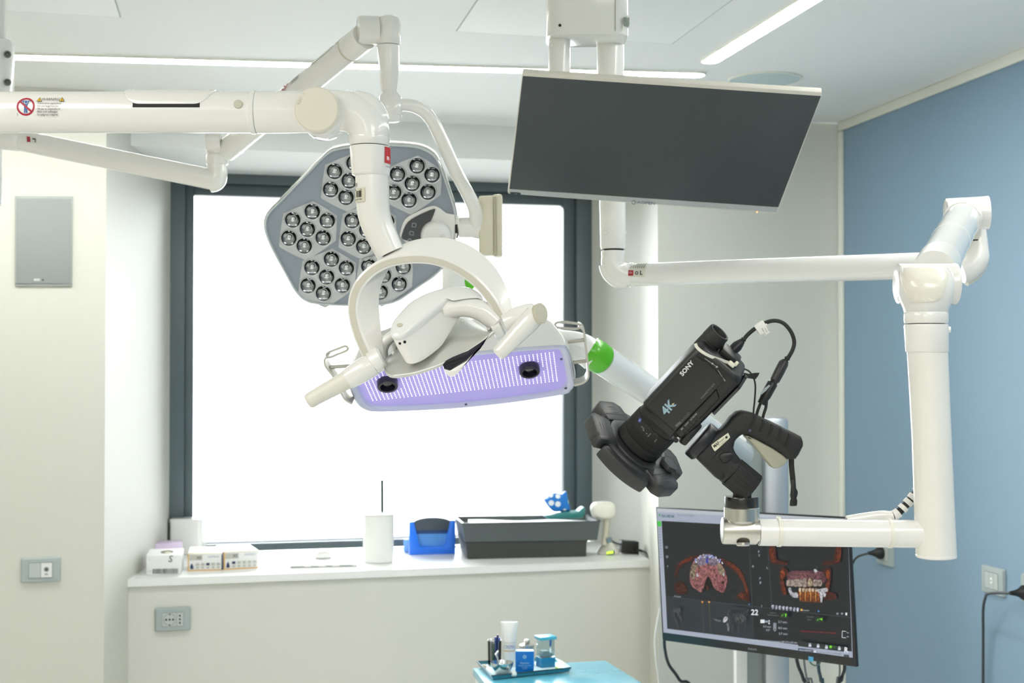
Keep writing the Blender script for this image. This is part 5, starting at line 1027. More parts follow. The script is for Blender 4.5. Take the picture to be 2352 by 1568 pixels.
for i, q in enumerate(zp):
    dpt = YK - .004 - .012 * math.sin(math.pi * i / (len(zp) - 1)); a_, b_ = V(zp[max(0, i - 1)]), V(zp[min(len(zp) - 1, i + 1)]); tg = (b_ - a_).normalized(); no = V((-tg.y, tg.x)) * 11
    rings.append([K5(q[0] + no.x, q[1] + no.y, dpt), K5(q[0] - no.x, q[1] - no.y, dpt), K5(q[0] - no.x, q[1] - no.y, dpt + .0012), K5(q[0] + no.x, q[1] + no.y, dpt + .0012)])
NY = mat('nylon_white', (214, 212, 200), .35)
part('strap', G().loft(rings), NY, zt2)
g = G(); g.box(K5(1098, 428, YK - .006), a2 * (18 * uK), b2 * (26 * uK), FWD * .003, .0012); g.box(K5(1132, 424, YK - .004), a2 * (20 * uK), b2 * (12 * uK), FWD * .0025, .001); part('lock', g, mat('nylon_lock', (222, 220, 202), .4), zt2)
ws = thing('hand_strap', 'black webbing strap with buckle hanging behind the pistol grip', 'strap', K5(1550, 1450, 1.81))
def ribbon(pts, w_, Y, th=.0015):
    q = cr(pts, 5); rings = []
    for i, p in enumerate(q): rings.append([K5(p[0] - w_, p[1], Y), K5(p[0] + w_, p[1], Y), K5(p[0] + w_, p[1], Y + th), K5(p[0] - w_, p[1], Y + th)])
    return G().loft(rings)
part('webbing', ribbon([(1530, 1090), (1531, 1160), (1540, 1250), (1546, 1330), (1550, 1370)], 20, 1.812), BLACKR, ws)
g = G(); g.prism([K5(x, y, 1.809) for x, y in ((1530, 1255), (1560, 1255), (1566, 1320), (1580, 1345), (1576, 1380), (1566, 1388), (1576, 1410), (1574, 1450), (1520, 1452), (1522, 1412), (1532, 1390), (1522, 1376), (1526, 1340))], FWD * .008, .002); part('buckle', g, BLACK, ws)
# ------------------------------------------------------------------ things on the window sill
def Sg(px, py, up=0.0): p = PZ(px, py, SILL); return p + V((0, 0, up))
Z = V((0, 0, 1))
def sill_box(name, xl, yl, xr, yr, ytop, depth, label, cat, group=None, m_=None, bev=.0015):
    a_, b_ = Sg(xl, yl), Sg(xr, yr); e = (b_ - a_); q = V((-e.y, e.x, 0)).normalized(); q = q if q.y > 0 else -q
    h = K(yl - ytop, a_.y); t = thing(name, label, cat, (a_ + b_) / 2, group)
    g = G(); c = (a_ + b_) / 2 + q * (depth / 2) + Z * (h / 2 + .0006); g.box(c, e / 2, q * (depth / 2), Z * (h / 2), bev)
    f = part('carton', g, m_, t); nf = -q
    def face(u, v_, l=0): return a_ + e * u + Z * (h * (1 - v_)) + nf * (.0005 + l * .00015)
    def top(u, w_, l=0): return a_ + e * u + q * (depth * w_) + Z * (h + .0012 + l * .00015)
    return t, f, face, top, h
CARD = mat('white_carton', (240, 240, 238), .5, var=.01)
BKs, NAV, GRY, YLW = ink((48, 48, 50)), ink((36, 52, 92)), ink((196, 194, 184)), ink((228, 172, 62))
t, f, fa, tp, h = sill_box('glove_box', 336, 1321, 416, 1319, 1276, .18, 'white glove carton with a barcode and a hand-written S, leftmost on the sill', 'glove box', 'boxes of gloves on the sill', CARD)
m = Art(fa); x = .18; rnd = random.Random(5)
while x < .92: w_ = rnd.choice((.012, .02, .032)); m.rect(x, .68, x + w_, .93, ink((110, 110, 112))); x += w_ + rnd.choice((.01, .016))
m.text('S', .70, .2, .34, BKs, .1, .6); m.text('size', .1, .2, .07, GRY, 0, .5); m.text('100', .1, .78, .1, GRY, 0, .5); m.part('print', f)
m = Art(tp); m.disc(.55, .45, .19, ink((96, 92, 70)), .24); m.disc(.58, .36, .10, ink((226, 214, 176)), .11); m.part('opening', f)
for xl, yl, xr, yr, yt, lab, hl, tt in ((431, 1311, 511, 1309, 1271, 'yellow-edged glove carton between the plain white carton and its twin', 3, 'M'), (514, 1308, 594, 1304, 1267, 'yellow-edged glove carton, right-hand one of the row of three on the sill', 1, 'S')):
    t, f, fa, tp, h = sill_box('glove_box', xl, yl, xr, yr, yt, .18, lab, 'glove box', 'boxes of gloves on the sill', CARD)
    m = Art(fa); m.rect(0, 0, .03, 1, YLW); m.rect(0, .95, .97, 1, YLW); m.rect(.97, .1, 1, .98, NAV) if hl == 3 else None; m.rect(.0, .0, 1, .03, ink((240, 222, 140)))
    m.rect(.04, .10, .42, .40, GRY); m.text('XS', .32, .26, .16, BKs, 0, .5, bold=.02); m.text('nitriless', .74, .2, .15, ink((150, 160, 176)), 0, .5)
    m.poly([(.08, .68), (.12, .56), (.15, .70), (.17, .84), (.12, .92), (.07, .84)], NAV)
    for i in range(5): m.rect(.23 + i * .15, .56, .33 + i * .15, .70, NAV if i == hl - (1 if hl == 1 else 1) else GRY); m.rect(.25 + i * .15, .76, .31 + i * .15, .88, GRY)
    m.part('print', f); m = Art(tp); m.disc(.52, .42, .15, ink((206, 186, 84)), .2) if hl == 3 else m.rect(.44, .3, .52, .6, ink((160, 160, 70))); m.part('opening', f)
t, f, fa, tp, h = sill_box('glove_box', 350, 1291, 418, 1289, 1249, .10, 'lavender-topped glove carton behind the leftmost white carton', 'glove box', 'boxes of gloves on the sill', mat('lavender_carton', (222, 206, 232), .5))
a_ = Sg(432, 1271); g = G(); c = a_ + V((0, .0, 0)); r0 = .058
jg = thing('wipes_tub', 'white square canister in the left corner of the sill by the window frame', 'canister', a_)
g = G(); hJ = K(82, a_.y); pl = [V((c.x + x, c.y + y, c.z)) for x, y in rrect(.062, .05, .018)]
g.loft([[p + Z * z for p in inset(pl, k)] for z, k in ((.001, .94), (.004, 1), (hJ * .9, 1.0), (hJ * .9 + .002, .96))]); part('tub', g, WHITEP, jg)
g = G(); g.loft([[p + Z * z for p in inset(pl, k)] for z, k in ((hJ * .9, 1.03), (hJ * .985, 1.03), (hJ, .97))]); part('lid', g, WHITEP, jg)
cup = Sg(869, 1290); tb = thing('tumbler', 'tall white tumbler with a dark straw on the sill', 'tumbler', cup); rC = K(36, cup.y); hC = K(1290 - 1176, cup.y)
g = G(); g.lathe(cup + Z * .0008, Z, [(0, rC * .9), (.004, rC * .96), (hC * .5, rC * .98), (hC * .92, rC), (hC * .935, rC * .99)], 40); part('cup', g, mat('tumbler_white', (240, 240, 236), .3), tb)
g = G(); g.lathe(cup + Z * hC * .93, Z, [(0, rC * 1.02), (.006, rC * 1.02), (.009, rC * .95), (.011, rC * .7), (.013, 0)], 40, False); part('lid', g, WHITEP, tb)
g = G(); p0 = P(878, 1172, cup.y); p1 = P(877.5, 1102, cup.y); g.tube([p0 - Z * .03, p1], .0052, 16); part('straw', g, mat('dark_green_straw', (38, 62, 52), .4), tb, 'dark green straw')
p0 = Sg(834.5, 1288); p1 = P(830.5, 1196, p0.y + .03); g = G(); d = V((0, .02, 0)); g.prism([p0, p0 + V((.004, 0, 0)), p1 + V((.003, 0, 0)), p1], (0, .012, 0), .0006); solo('pen', g, mat('dark_green_pen', (40, 66, 58), .4), 'thin dark stick leaning upright against the left of the white tumbler', 'stick')
# low white grille box lying on the sill
a_, b_ = Sg(665, 1306), Sg(822, 1302); e = b_ - a_; q = V((-e.y, e.x, 0)).normalized(); t = thing('instrument_tray', 'low white slotted tray lying flat on the sill left of the tumbler', 'tray', (a_ + b_) / 2)
g = G(); g.box((a_ + b_) / 2 + q * .11 + Z * .0055, e / 2, q * .10, Z * .005, .003); tr_ = part('tray', g, WHITEP, t)
m = Art(lambda u, v_, l: a_ + e * u + q * .0094 + Z * (.011 * (1 - v_)) - q * (l * .0001))
for u0, u1 in ((.02, .22), (.31, .42), (.53, .63), (.73, .93)): m.rect(u0, .35, u1, .6, ink((120, 130, 130)))
m.part('slots', tr_)
c = Sg(742, 1287) + Z * .011; g = G(); g.lathe(c, Z, [(0, .030), (.004, .034), (.012, .033), (.022, .024), (.028, .012), (.030, 0)], 32, False); solo('cotton_roll_holder', g, WHITEP, 'small white dome on the low slotted tray', 'dome')
# blue holder
a_, b_ = Sg(940, 1274), Sg(1046, 1272); e = b_ - a_; eh = e.normalized(); q = V((-e.y, e.x, 0)).normalized(); hH = K(78, a_.y); w2 = e.length / 2
bh = thing('dispenser_box', 'bright blue open-fronted holder with dark insert on the sill', 'holder', (a_ + b_) / 2)
BLUE = mat('bright_blue_plastic', (24, 116, 238), .35, coat=.3)
def Bp(u, z, d=0.0): return (a_ + b_) / 2 + eh * (u * w2) + Z * (z * hH) + q * d
g = G(); shape = [(-1, 0), (1, 0), (1, .98), (.78, 1.0), (.58, .30), (.46, .22), (-.46, .22), (-.58, .30), (-.80, .98), (-1, .96)]
g.prism([Bp(u, z) for u, z in shape], q * .06, .002); part('shell', g, BLUE, bh)
g = G(); g.prism([Bp(u, z, .006) for u, z in [(-.8, .7)] + [(math.cos(math.pi * (1 - k / 10)) * .79, .94 + .14 * math.sin(math.pi * k / 10)) for k in range(11)] + [(.8, .7)]], q * .03, .002); part('insert', g, mat('dark_slate_insert', (64, 74, 86), .4), bh, 'dark rounded insert')
g = G(); g.prism([Bp(u, z, .012) for u, z in ((-.72, .22), (.72, .22), (.76, .62), (-.76, .62))], q * .035, .002); cd_ = part('cards', g, mat('mid_blue_paper', (84, 150, 222), .5), bh, 'pale blue sheets in the holder')
g = G(); g.prism([Bp(u, z, .010) for u, z in ((-.77, .60), (.77, .60), (.79, .80), (-.79, .80))], q * .03, .001); part('band', g, mat('navy_band', (34, 66, 122), .5), bh)
m = Art(lambda u, z, l: Bp(u, z, .0119 - l * .0001))
for k in range(5): m.rect(-.68, .30 + k * .06, .68, .305 + k * .06, ink((58, 116, 190)))
m.part('sheet_edges', cd_)
g = G(); a2_ = Sg(923, 1271); g.box(a2_ + V((.026, .05, .026)), (.022, 0, 0), (0, .02, 0), (0, 0, .025), .003); solo('small_box', g, mat('pale_blue_box', (120, 176, 240), .4), 'pale blue box tucked behind the left side of the bright blue holder', 'box')
# stacked bins
DG1, DG2 = mat('grey_bin', (84, 92, 92), .45), mat('dark_bin', (62, 64, 62), .5)
def bin_(name, fl, fr, flt, frt, depth, zb_, m_, label):
    a_, b_ = fl, fr; e = b_ - a_; q = V((-e.y, e.x, 0)).normalized(); c0, c1 = flt, frt
    t = thing(name, label, 'storage bin', (a_ + b_) / 2, 'grey bins stacked on the sill')
    bot = [a_, b_, b_ + q * depth, a_ + q * depth]; top = [c0, c1, c1 + q * (depth + .012), c0 + q * (depth + .012)]
    ob, ot = inset(bot, 1), inset(top, 1)
    g = G(); g.loft([[p + Z * .004 for p in inset(ob, .97)], inset(ob, .98), [p + Z * .002 for p in ob], ot, inset(ot, .97), [p + Z * .008 for p in inset(ob, .95)]], True); part('tub', g, m_, t)
    g = G(); g.ring([p + (p - sum(ot, V((0, 0, 0))) / 4).normalized() * .004 for p in ot], inset(ot, .975), Z * .004); part('rim', g, m_, t); return q
a_, b_ = Sg(1074, 1284), Sg(1346, 1278); Yb = a_.y; 
q = bin_('storage_bin', a_, b_, P(1070, 1247, a_.y - .004), P(1348, 1243, b_.y - .004), .20, 0, DG2, 'darker lower grey bin of the stack on the sill')
a3, b3 = P(1068, 1245, a_.y - .012), P(1372, 1241, a_.y + (b_.y - a_.y) * 1.12 - .012)
q = bin_('storage_bin', a3, b3, P(1062, 1203, a3.y - .006), P(1378, 1198, b3.y - .006), .22, 0, DG1, 'upper grey bin with a wider rim, on top of the darker bin')
zt3 = P(1250, 1196, 4.95).z
# paper sheet filling the upper bin, pouch and patterned bag lying on it
def Up(px, py, dy): return P(px, py, a3.y + (b3.y - a3.y) * (px - 1068) / 304 + dy)
g = G(); gr = [[Up(1075 + 290 * i / 12, 1200 - 6 * j / 4 + 1.5 * math.sin(i * .9 + j), .015 + .2 * j / 4) - Z * .002 for i in range(13)] for j in range(5)]; g.sheet(gr, Z * .003); solo('paper_sheet', g, mat('white_paper', (238, 240, 238), .6), 'crumpled white sheet lying in the upper grey bin', 'paper')
g = G(); rows = []
for (yy, dz) in ((1193, 0), (1186, .0), (1178, 0)): pass
pts = [(1248, 1184), (1262, 1193), (1300, 1191), (1338, 1190), (1345, 1178), (1344, 1163), (1338, 1166), (1330, 1174), (1300, 1176), (1262, 1182)]
g.prism([Up(x, y, .03) for x, y in pts], q * .06, .006, 3); solo('teal_case', g, mat('teal_case', (52, 134, 134), .3, coat=.3), 'small teal case with a raised end lying on the bins', 'case')
bgm = bpy.data.materials.new('blue_white_dots'); bgm.use_nodes = True; nt = bgm.node_tree; b_s = nt.nodes['Principled BSDF']; tc = nt.nodes.new('ShaderNodeTexCoord'); vo_n = nt.nodes.new('ShaderNodeTexVoronoi'); vo_n.inputs['Scale'].default_value = 34; vo_n.inputs['Randomness'].default_value = .35; rp = nt.nodes.new('ShaderNodeValToRGB'); rp.color_ramp.interpolation = 'CONSTANT'; rp.color_ramp.elements[0].color = (.88, .93, .97, 1); rp.color_ramp.elements[1].position = .36; rp.color_ramp.elements[1].color = (.01, .2, .68, 1)
nt.links.new(tc.outputs['Object'], vo_n.inputs['Vector']); nt.links.new(vo_n.outputs['Distance'], rp.inputs[0]); nt.links.new(rp.outputs[0], b_s.inputs['Base Color']); b_s.inputs['Roughness'].default_value = .5
pts = [(1268, 1172), (1250, 1149), (1256, 1142), (1272, 1131), (1288, 1134), (1300, 1128), (1305, 1150), (1308, 1172), (1285, 1174)]
g = G(); cb = Up(1281, 1154, .07); rings = []
base = [Up(x, y, .07) for x, y in cr(pts, 3, True)]
for d_, k in ((-.02, .5), (-.016, .85), (-.006, 1.0), (.006, 1.0), (.018, .85), (.022, .5)): rings.append([p + q * d_ for p in inset(base, k)])
solo('gift_bag', G().loft(rings), bgm, 'blue pouch with white dots standing behind the teal case', 'pouch')
# charger device
sc_ = thing('curing_scanner', 'white handheld scanner upright in its charging base by the bins', 'scanner', Sg(1398, 1277)); yS = Sg(1398, 1277).y + .02
m_w = mat('ivory_plastic', (232, 230, 220), .35)
g = G(); hd_ = [P(x, y, yS) for x, y in cr([(1357, 1160), (1368, 1152), (1395, 1151), (1410, 1156), (1414, 1170), (1412, 1186), (1402, 1193), (1380, 1192), (1362, 1186), (1356, 1172)], 4, True)]
rings = [[p + V((0, d_, 0)) for p in inset(hd_, k)] for d_, k in ((-.035, .55), (-.032, .72), (-.022, .9), (0, 1), (.02, .95), (.026, .7))]; part('head', G().loft(rings), m_w, sc_)
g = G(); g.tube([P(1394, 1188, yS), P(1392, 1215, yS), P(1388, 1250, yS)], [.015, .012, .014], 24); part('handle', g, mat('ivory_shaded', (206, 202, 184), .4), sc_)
g = G(); cB = Sg(1397, 1272); g.lathe(cB + Z * .0006, Z, [(0, .040), (.004, .043), (.014, .042), (.026, .034), (.040, .024), (.05, .018)], 36, True, 1.0, .8); bs = part('charging_base', g, m_w, sc_)
g = G(); pD = P(1402, 1269, cB.y - .036); g.box(pD, (.0155, 0, .002), (0, .002, 0), (-.0005, 0, .0065), .001); dsp = part('display', g, mat('display_dark', (40, 60, 40), .3), sc_)
m = Art(lambda x, y, l: P(x, y, pD.y - .0022 - l * .0001))
for x, y in ((1395, 1270), (1399, 1269), (1403, 1268.5), (1407, 1268)): m.rect(x - 1.4, y - 3, x + 1.2, y + 2.5, ink((160, 220, 60), 1.2))
m.part('digits', dsp)
g = G(); g.box(P(1399, 1240, yS - .012), (.010, 0, .003), (0, .008, 0), (-.003, 0, .009), .002); part('connector', g, mat('grey_blue_connector', (110, 132, 140), .4), sc_)
ad = thing('power_adapter', 'black power adapter lying at the right end of the sill', 'power adapter', Sg(1445, 1273)); yA = Sg(1445, 1273).y
g = G(); c = P(1444.5, 1257, yA + .02); g.box(V((c.x, c.y, SILL + .0265)), V((.033, .008, -.003)), V((-.005, .022, 0)), Z * .024, .003); part('housing', g, BLACK, ad)
g = G(); g.tube([P(1462, 1262, yA), P(1475, 1265, yA), P(1480, 1266, yA)], [.006, .0045, .003], 14); part('strain_relief', g, BLACKR, ad)
g = G(); q_ = cr([(1479, 1266), (1489, 1276), (1497, 1302), (1503, 1345), (1511, 1385), (1514, 1400)], 6); yq = [yA - .0 - .12 * min(1, i / 8) for i in range(len(q_))]; g.tube([P(p[0], p[1], y) for p, y in zip(q_, yq)], .0028, 10); part('cord', g, BLACK, ad)
g = G(); g.tube([P(x, y, yA) for x, y in cr([(1428, 1250), (1418, 1248), (1408, 1244), (1404, 1240)], 4)], .003, 10); part('thin_cord', g, BLACK, ad)

# ------------------------------------------------------------------ teal cart with a tray of supplies
ZT = .80
def T(px, py, up=0.0): return PZ(px, py, ZT) + Z * up
tl, trr = T(1086, 1534), T(1391, 1516); rdir = (T(1476, 1568) - trr).normalized(); ldir = (T(1120, 1575) - tl).normalized()
ct2 = thing('supply_cart', 'cart with pale teal top at the bottom, carrying the tray of supplies', 'cart', V(((tl + trr) / 2)) * 1 - Z * ZT)
TEAL = mat('teal_laminate', (96, 182, 206), .22, coat=.4)
top4 = [tl, trr, trr + rdir * .5, tl + ldir * .5]
top4[2].z = top4[3].z = ZT
g = G(); g.prism([p for p in top4], (0, 0, -.022), .003); part('top', g, TEAL, ct2)
bt = [p - Z * .023 for p in inset(top4, .97)]; g = G(); g.prism(bt, (0, 0, -.62), .004); cab = part('cabinet', g, WHITEP, ct2)
fdir = (top4[2] - top4[3]).normalized(); nf_ = V((fdir.y, -fdir.x, 0))
fm = (bt[2] + bt[3]) / 2; wdt = (bt[2] - bt[3]).length / 2
for i in range(3):
    g = G(); c = fm - Z * (.11 + i * .2) + nf_ * .006; g.box(c, fdir * (wdt * .95), nf_ * .008, Z * .093, .003); dr_ = part('drawer', g, WHITEP, ct2); g = G(); g.box(c + nf_ * .018 + Z * .05, fdir * .08, nf_ * .008, Z * .006, .003); part('pull', g, STEEL, dr_)
for p in bt:
    g = G(); d_ = (sum(bt, V((0, 0, 0))) / 4 - p).normalized() * .05; g.lathe(V((p.x + d_.x - .012, p.y + d_.y, .065)), (1, 0, 0), [(0, .058), (.003, .062), (.021, .062), (.024, .058)], 24); g.box(V((p.x + d_.x, p.y + d_.y, .115)), (.02, 0, 0), (0, .02, 0), (0, 0, .035), .003); part('castor', g, GREYP, ct2)
ty = thing('supply_tray', 'teal steel-rimmed tray of supplies on the cart', 'tray', T(1210, 1545))
tq = [T(*q_, .001) for q_ in ((1096, 1529), (1275, 1519), (1311, 1543), (1129, 1562))]
g = G(); g.loft([[p + Z * z for p in inset(tq, k)] for z, k in ((0, .96), (.002, .97), (.010, 1.0), (.0115, 1.0), (.0105, .975), (.004, .95), (.003, .94))]); part('tray', g, mat('teal_tray', (70, 140, 158), .25, .3), ty)
g = G(); g.tube([p + Z * .011 for p in tq] , .0022, 10, False, True); part('rim', g, mat('dark_teal_rim', (60, 92, 102), .3, .5), ty)
g = G(); g.prism([p + Z * .0035 for p in inset(tq, .9)], Z * .0012); part('liner', g, mat('paper_liner', (206, 232, 238), .6), ty)
ZS = .0055
def item(name, px, py, label, cat): b_ = T(px, py, ZS); return thing(name, label, cat, b_), b_, b_.y / F
t, b_, k = item('cream_tube', 1170, 1534, 'tall white squeeze tube standing on its cap on the tray', 'tube')
g = G(); rings = []
for z, rx, ry in ((16, 14, 14), (18, 15, 15), (48, 15.6, 13), (75, 17, 8), (98, 19.6, 3.2), (101, 20, 1.5)): rings.append([b_ + V((math.cos(a) * rx * k, math.sin(a) * ry * k, z * k)) for a in [2 * math.pi * j / 36 for j in range(36)]])
tub = part('tube', G().loft(rings), WHITEP, t); g = G(); g.lathe(b_, Z, [(0, 14 * k), (16 * k, 14.5 * k), (17 * k, 13 * k)], 30); part('cap', g, WHITEP, t)
def ont(a, z, l): rr = 15.8 + .05 * l; ry = 13.1 + (15.2 - 13.1) * max(0, (48 - z) / 30); return b_ + V((math.sin(a) * rr * k, -math.cos(a) * (ry + .25 + .05 * l) * k, z * k))
m = Art(ont); m.grid(-1, 36, 1, 38, ink((206, 176, 110)), 8, 1); m.grid(-1, 55, 1, 56, ink((190, 184, 160)), 8, 1); m.text('CREMA', 0, 46, 8, ink((110, 130, 180)), 0, .05, flipy=False); m.part('print', tub)
t, b_, k = item('cup_of_picks', 1136, 1532, 'clear beaker of colourful sticks at the left of the tray', 'beaker')
g = G(); g.lathe(b_, Z, [(0, 14 * k), (.001, 15 * k), (58 * k, 16 * k), (58 * k, 15 * k), (.003, 14 * k), (.003, 0)], 30, False); part('beaker', g, glass('clear_beaker', (236, 240, 240)), t)
for i, (dx, dy, h_, c_) in enumerate(((-5, 3, 52, (150, 80, 70)), (2, -4, 62, (60, 76, 150)), (7, 2, 66, (40, 50, 90)), (-3, -6, 48, (60, 110, 80)), (10, -3, 60, (90, 110, 190)), (-8, -1, 56, (200, 200, 200)))):
    g = G(); p = b_ + V((dx * k * .8, dy * k * .8, .004)); g.tube([p, p + V((dx * .25 * k, 0, h_ * k))], .0034, 10); part('stick', g, ink(c_), t)
t, b_, k = item('glass_jar', 1210, 1530, 'round jar with steel lid behind the blue box on the tray', 'jar')
g = G(); g.lathe(b_, Z, [(0, 17 * k), (2 * k, 18 * k), (34 * k, 18 * k), (38 * k, 15 * k), (40 * k, 15 * k)], 32); part('jar', g, mat('frosted_jar', (222, 222, 226), .2), t)
g = G(); g.lathe(b_ + Z * 39 * k, Z, [(0, 16 * k), (1 * k, 17 * k), (6 * k, 17 * k), (8 * k, 12 * k), (10 * k, 5 * k), (14 * k, 7 * k), (18 * k, 5 * k), (19 * k, 0)], 32, False); part('lid', g, STEEL, t)
t, b_, k = item('swab_dispenser', 1253, 1534, 'clear square dispenser with teal lid and base at the right of the tray', 'dispenser')
TD = mat('teal_plastic', (20, 128, 176), .3, coat=.3); ca_, sa_ = V((math.cos(.42), math.sin(.42), 0)), V((-math.sin(.42), math.cos(.42), 0))
ctr = b_ + sa_ * .0; g = G(); g.box(ctr + Z * 11 * k, ca_ * 18 * k, sa_ * 15 * k, Z * 11 * k, .002); part('base', g, TD, t)
g = G(); g.box(ctr + Z * 42 * k, ca_ * 17 * k, sa_ * 14 * k, Z * 20 * k, .001); part('clear_body', g, glass('clear_box', (226, 238, 240)), t)
g = G(); g.box(ctr + Z * 66 * k, ca_ * 21 * k, sa_ * 17 * k, Z * 3.5 * k + sa_ * 1.0 * k, .0015); part('lid', g, mat('teal_lid', (80, 180, 206), .25), t)
g = G(); g.box(ctr + Z * 27 * k, ca_ * 13 * k, sa_ * 11 * k, Z * 4 * k, .002); g.box(ctr + Z * 33 * k - ca_ * 2 * k, ca_ * 9 * k, sa_ * 9 * k, Z * 3 * k, .002); part('swab_pads', g, mat('cotton', (240, 240, 238), .8), t)
t, b_, k = item('blue_carton', 1205, 1551, 'small bright blue carton with white print at the front of the tray', 'carton')
g = G(); g.box(b_ + Z * 25 * k + V((0, 10 * k, 0)), (21 * k, 0, 0), (0, 10 * k, 0), Z * 25 * k, .0012); cr_ = part('carton', g, mat('carton_blue', (0, 118, 206), .35), t)
g = G(); g.box(b_ + Z * 50.5 * k + V((0, 10 * k, 0)), (20.5 * k, 0, 0), (0, 9.5 * k, 0), Z * .6 * k); part('top_flap', g, mat('carton_top_blue', (80, 196, 240), .35), t)
m = Art(lambda x, y, l: b_ + V((x * k, -.0004 - l * .0001, y * k))); WI = ink((190, 220, 240))
m.annulus(0, 38, 2.6, 4, WI, 16); m.disc(0, 38, 1.2, WI); m.text('Bepanthol', 0, 24, 4.2, WI, 0, .85, flipy=False); m.text('detergente mani delicato', 0, 18.5, 2.6, WI, 0, .85, flipy=False); m.text('con estratti', 0, 14.5, 2.6, WI, 0, .85, flipy=False); m.text('naturali', 0, 11, 2.6, WI, 0, .85, flipy=False); m.part('print', cr_)
t, b_, k = item('steel_bowl', 1153, 1551, 'small steel mixing bowl at the front left of the tray', 'bowl')
g = G(); g.lathe(b_, Z, [(0, 13 * k), (1 * k, 14 * k), (9 * k, 21 * k), (20 * k, 25.5 * k), (26 * k, 27 * k), (26 * k, 26 * k), (19 * k, 24 * k), (9 * k, 19 * k), (3 * k, 11 * k), (2.5 * k, 0)], 40, False); part('bowl', g, mat('bowl_steel', (206, 212, 212), .15, 1.0), t)
g = G(); g.lathe(b_ + Z * 12 * k, Z, [(0, 19 * k), (1 * k, 18 * k), (2 * k, 0)], 30, False); part('contents', g, mat('pink_paste', (206, 196, 190), .5), t)
b_ = T(1153, 1551, ZS); k = b_.y / F; g = G(); g.tube([b_ + V((-4 * k, 2 * k, 13 * k)), b_ + V((-10 * k, 1 * k, 34 * k)), b_ + V((-14 * k, 0, 44 * k)), b_ + V((-8.5 * k, 0, 52 * k))], [2.0 * k, 2.2 * k, 4.6 * k, 3.2 * k], 14, squash=(1, .6)); solo('mixing_spatula', g, WHITEP, 'white plastic spatula leaning in the steel bowl', 'spatula')
p = T(1282, 1541, ZS); g = G(); g.box(p + Z * .003, V((.005, -.012, 0)), V((.0035, .0018, 0)), Z * .003, .0015); solo('bite_block', g, mat('lime_plastic', (170, 214, 60), .4), 'tiny lime green clip on the tray right of the dispenser', 'clip')
p = T(1112, 1537, ZS); g = G(); g.lathe(p, Z, [(0, .007), (.004, .0075), (.008, .005), (.009, 0)], 16, False); solo('cotton_pellet', g, mat('beige_cotton', (214, 206, 184), .7), 'small beige cotton pellet at the far left of the tray', 'pellet')
p = T(1180, 1556, ZS); g = G(); g.lathe(p, Z, [(0, .008), (.005, .0095), (.012, .006), (.014, 0)], 16, False); solo('plastic_cap', g, WHITEP, 'small white cap on the tray between bowl and blue carton', 'cap')

# ------------------------------------------------------------------ plugs and loose cords
def wire(name, pts, r_, m_, label, k=7, cat='cable'):
    g = G(); q_ = cr([tuple(P(*p)) for p in pts], k); g.tube(q_, r_, 12); return solo(name, g, m_, label, cat)
def wallp(px, py, off): p = PL(px, py, oBL, NR, off); return p
pw = thing('plugged_cord', 'black plug in the corner plate with its cord running down behind the scan monitor', 'plug', wallp(2030, 1268, .012))
g = G(); a_ = wallp(2034, 1269, .0125); b_ = a_ + NR * .034 ; g.lathe(a_, b_ - a_, [(0, .019), (.002, .021), (.014, .020), (.024, .013), (.036, .008), (.05, .005)], 24); part('plug', g, BLACK, pw)
g = G(); q_ = cr([tuple(b_ + NR * .012), tuple(wallp(1998, 1280, .05)), tuple(wallp(1985, 1310, .05)), tuple(wallp(1974, 1350, .04)), tuple(wallp(1962, 1395, .04)), tuple(wallp(1950, 1450, .04))], 7); g.tube(q_, .0036, 12); part('cord', g, BLACK, pw)
pw = thing('plugged_cord', 'black plug at the right edge with a dark cord hanging down the blue wall', 'plug', wallp(2365, 1358, .012))
g = G(); a_ = wallp(2372, 1360, .0125); b_ = a_ + NR * .04; g.lathe(a_, b_ - a_, [(0, .019), (.002, .021), (.018, .020), (.028, .012), (.04, .008), (.056, .005)], 24); part('plug', g, BLACK, pw)
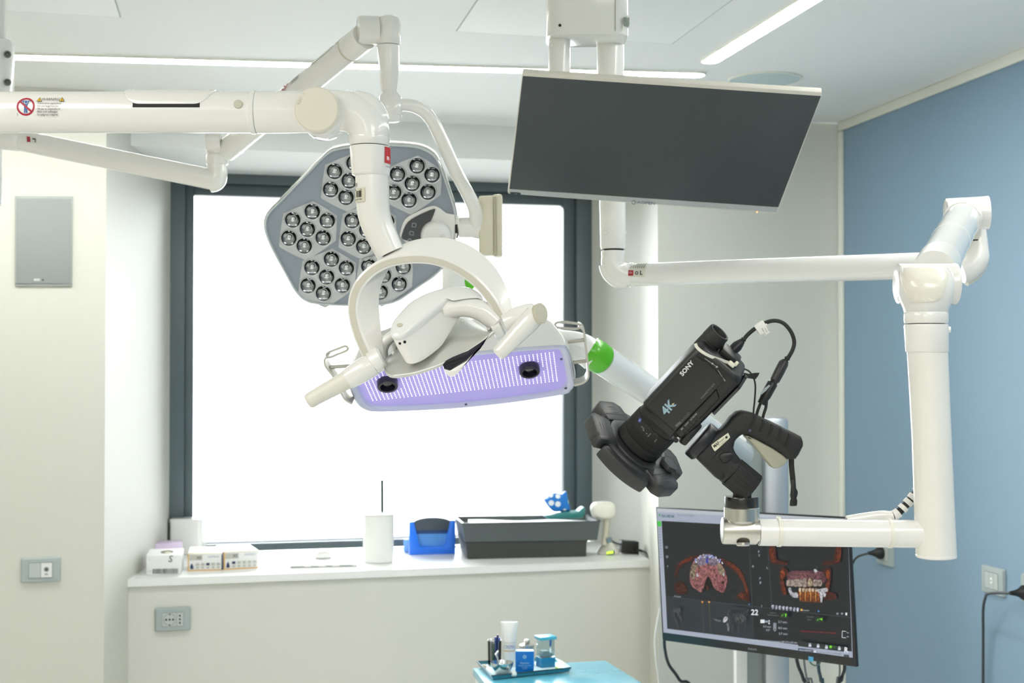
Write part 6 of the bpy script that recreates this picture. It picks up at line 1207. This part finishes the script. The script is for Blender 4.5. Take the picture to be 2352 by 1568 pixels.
g = G(); q_ = cr([tuple(b_ + NR * .014), tuple(wallp(2318, 1361, .06)), tuple(wallp(2300, 1373, .05)), tuple(wallp(2284, 1402, .035)), tuple(wallp(2273, 1460, .02)), tuple(wallp(2269, 1568, .015)), tuple(wallp(2268, 1750, .015)), tuple(wallp(2268, 2150, .015))], 8); g.tube(q_, .0040, 12); part('cord', g, mat('dark_grey_cord', (62, 66, 68), .4), pw)
wire('loose_cable', [(1516, 1395, 4.6), (1510, 1425, 4.6), (1504, 1470, 4.6), (1507, 1520, 4.6), (1514, 1575, 4.6), (1520, 1700, 4.6), (1524, 2005, 4.6)], .0032, WHITEP, 'thin white cord hanging down the pier left of the scan monitor')
def mcord(pts, r_, m_):
    g = G(); q_ = cr([tuple(P(*p)) for p in pts], 7); g.tube(q_, r_, 12); part('cord', g, m_, dm)
MB = mat('cord_black', (40, 44, 46), .45)
mcord([(1526, 1466, 3.72), (1527, 1490, 3.74), (1536, 1525, 3.78), (1560, 1560, 3.78), (1600, 1640, 3.8), (1640, 2230, 3.8)], .0042, MB)
mcord([(1828, 1505, 3.42), (1834, 1530, 3.44), (1846, 1562, 3.46), (1862, 1640, 3.5), (1880, 2370, 3.5)], .0042, MB)
mcord([(1846, 1508, 3.42), (1849, 1535, 3.43), (1854, 1562, 3.44), (1872, 1640, 3.44), (1900, 2390, 3.44)], .0026, mat('cord_grey', (112, 122, 122), .45))
mcord([(1878, 1514, 3.4), (1881, 1540, 3.41), (1886, 1565, 3.42), (1892, 1640, 3.42), (1910, 2400, 3.42)], .0040, mat('cord_teal', (50, 76, 88), .45))
mcord([(1856, 1508, 3.40), (1862, 1522, 3.38), (1872, 1528, 3.38), (1882, 1524, 3.39), (1886, 1512, 3.40)], .0020, mat('cord_green', (120, 140, 130), .45))
mcord([(1928, 1522, 3.34), (1929, 1540, 3.34), (1927, 1562, 3.35), (1920, 1640, 3.36), (1915, 2430, 3.36)], .0022, mat('cord_grey', (112, 122, 122), .45))
mcord([(1940, 1524, 3.33), (1939, 1540, 3.34), (1933, 1562, 3.36), (1926, 1640, 3.34), (1930, 2440, 3.34)], .0038, MB)
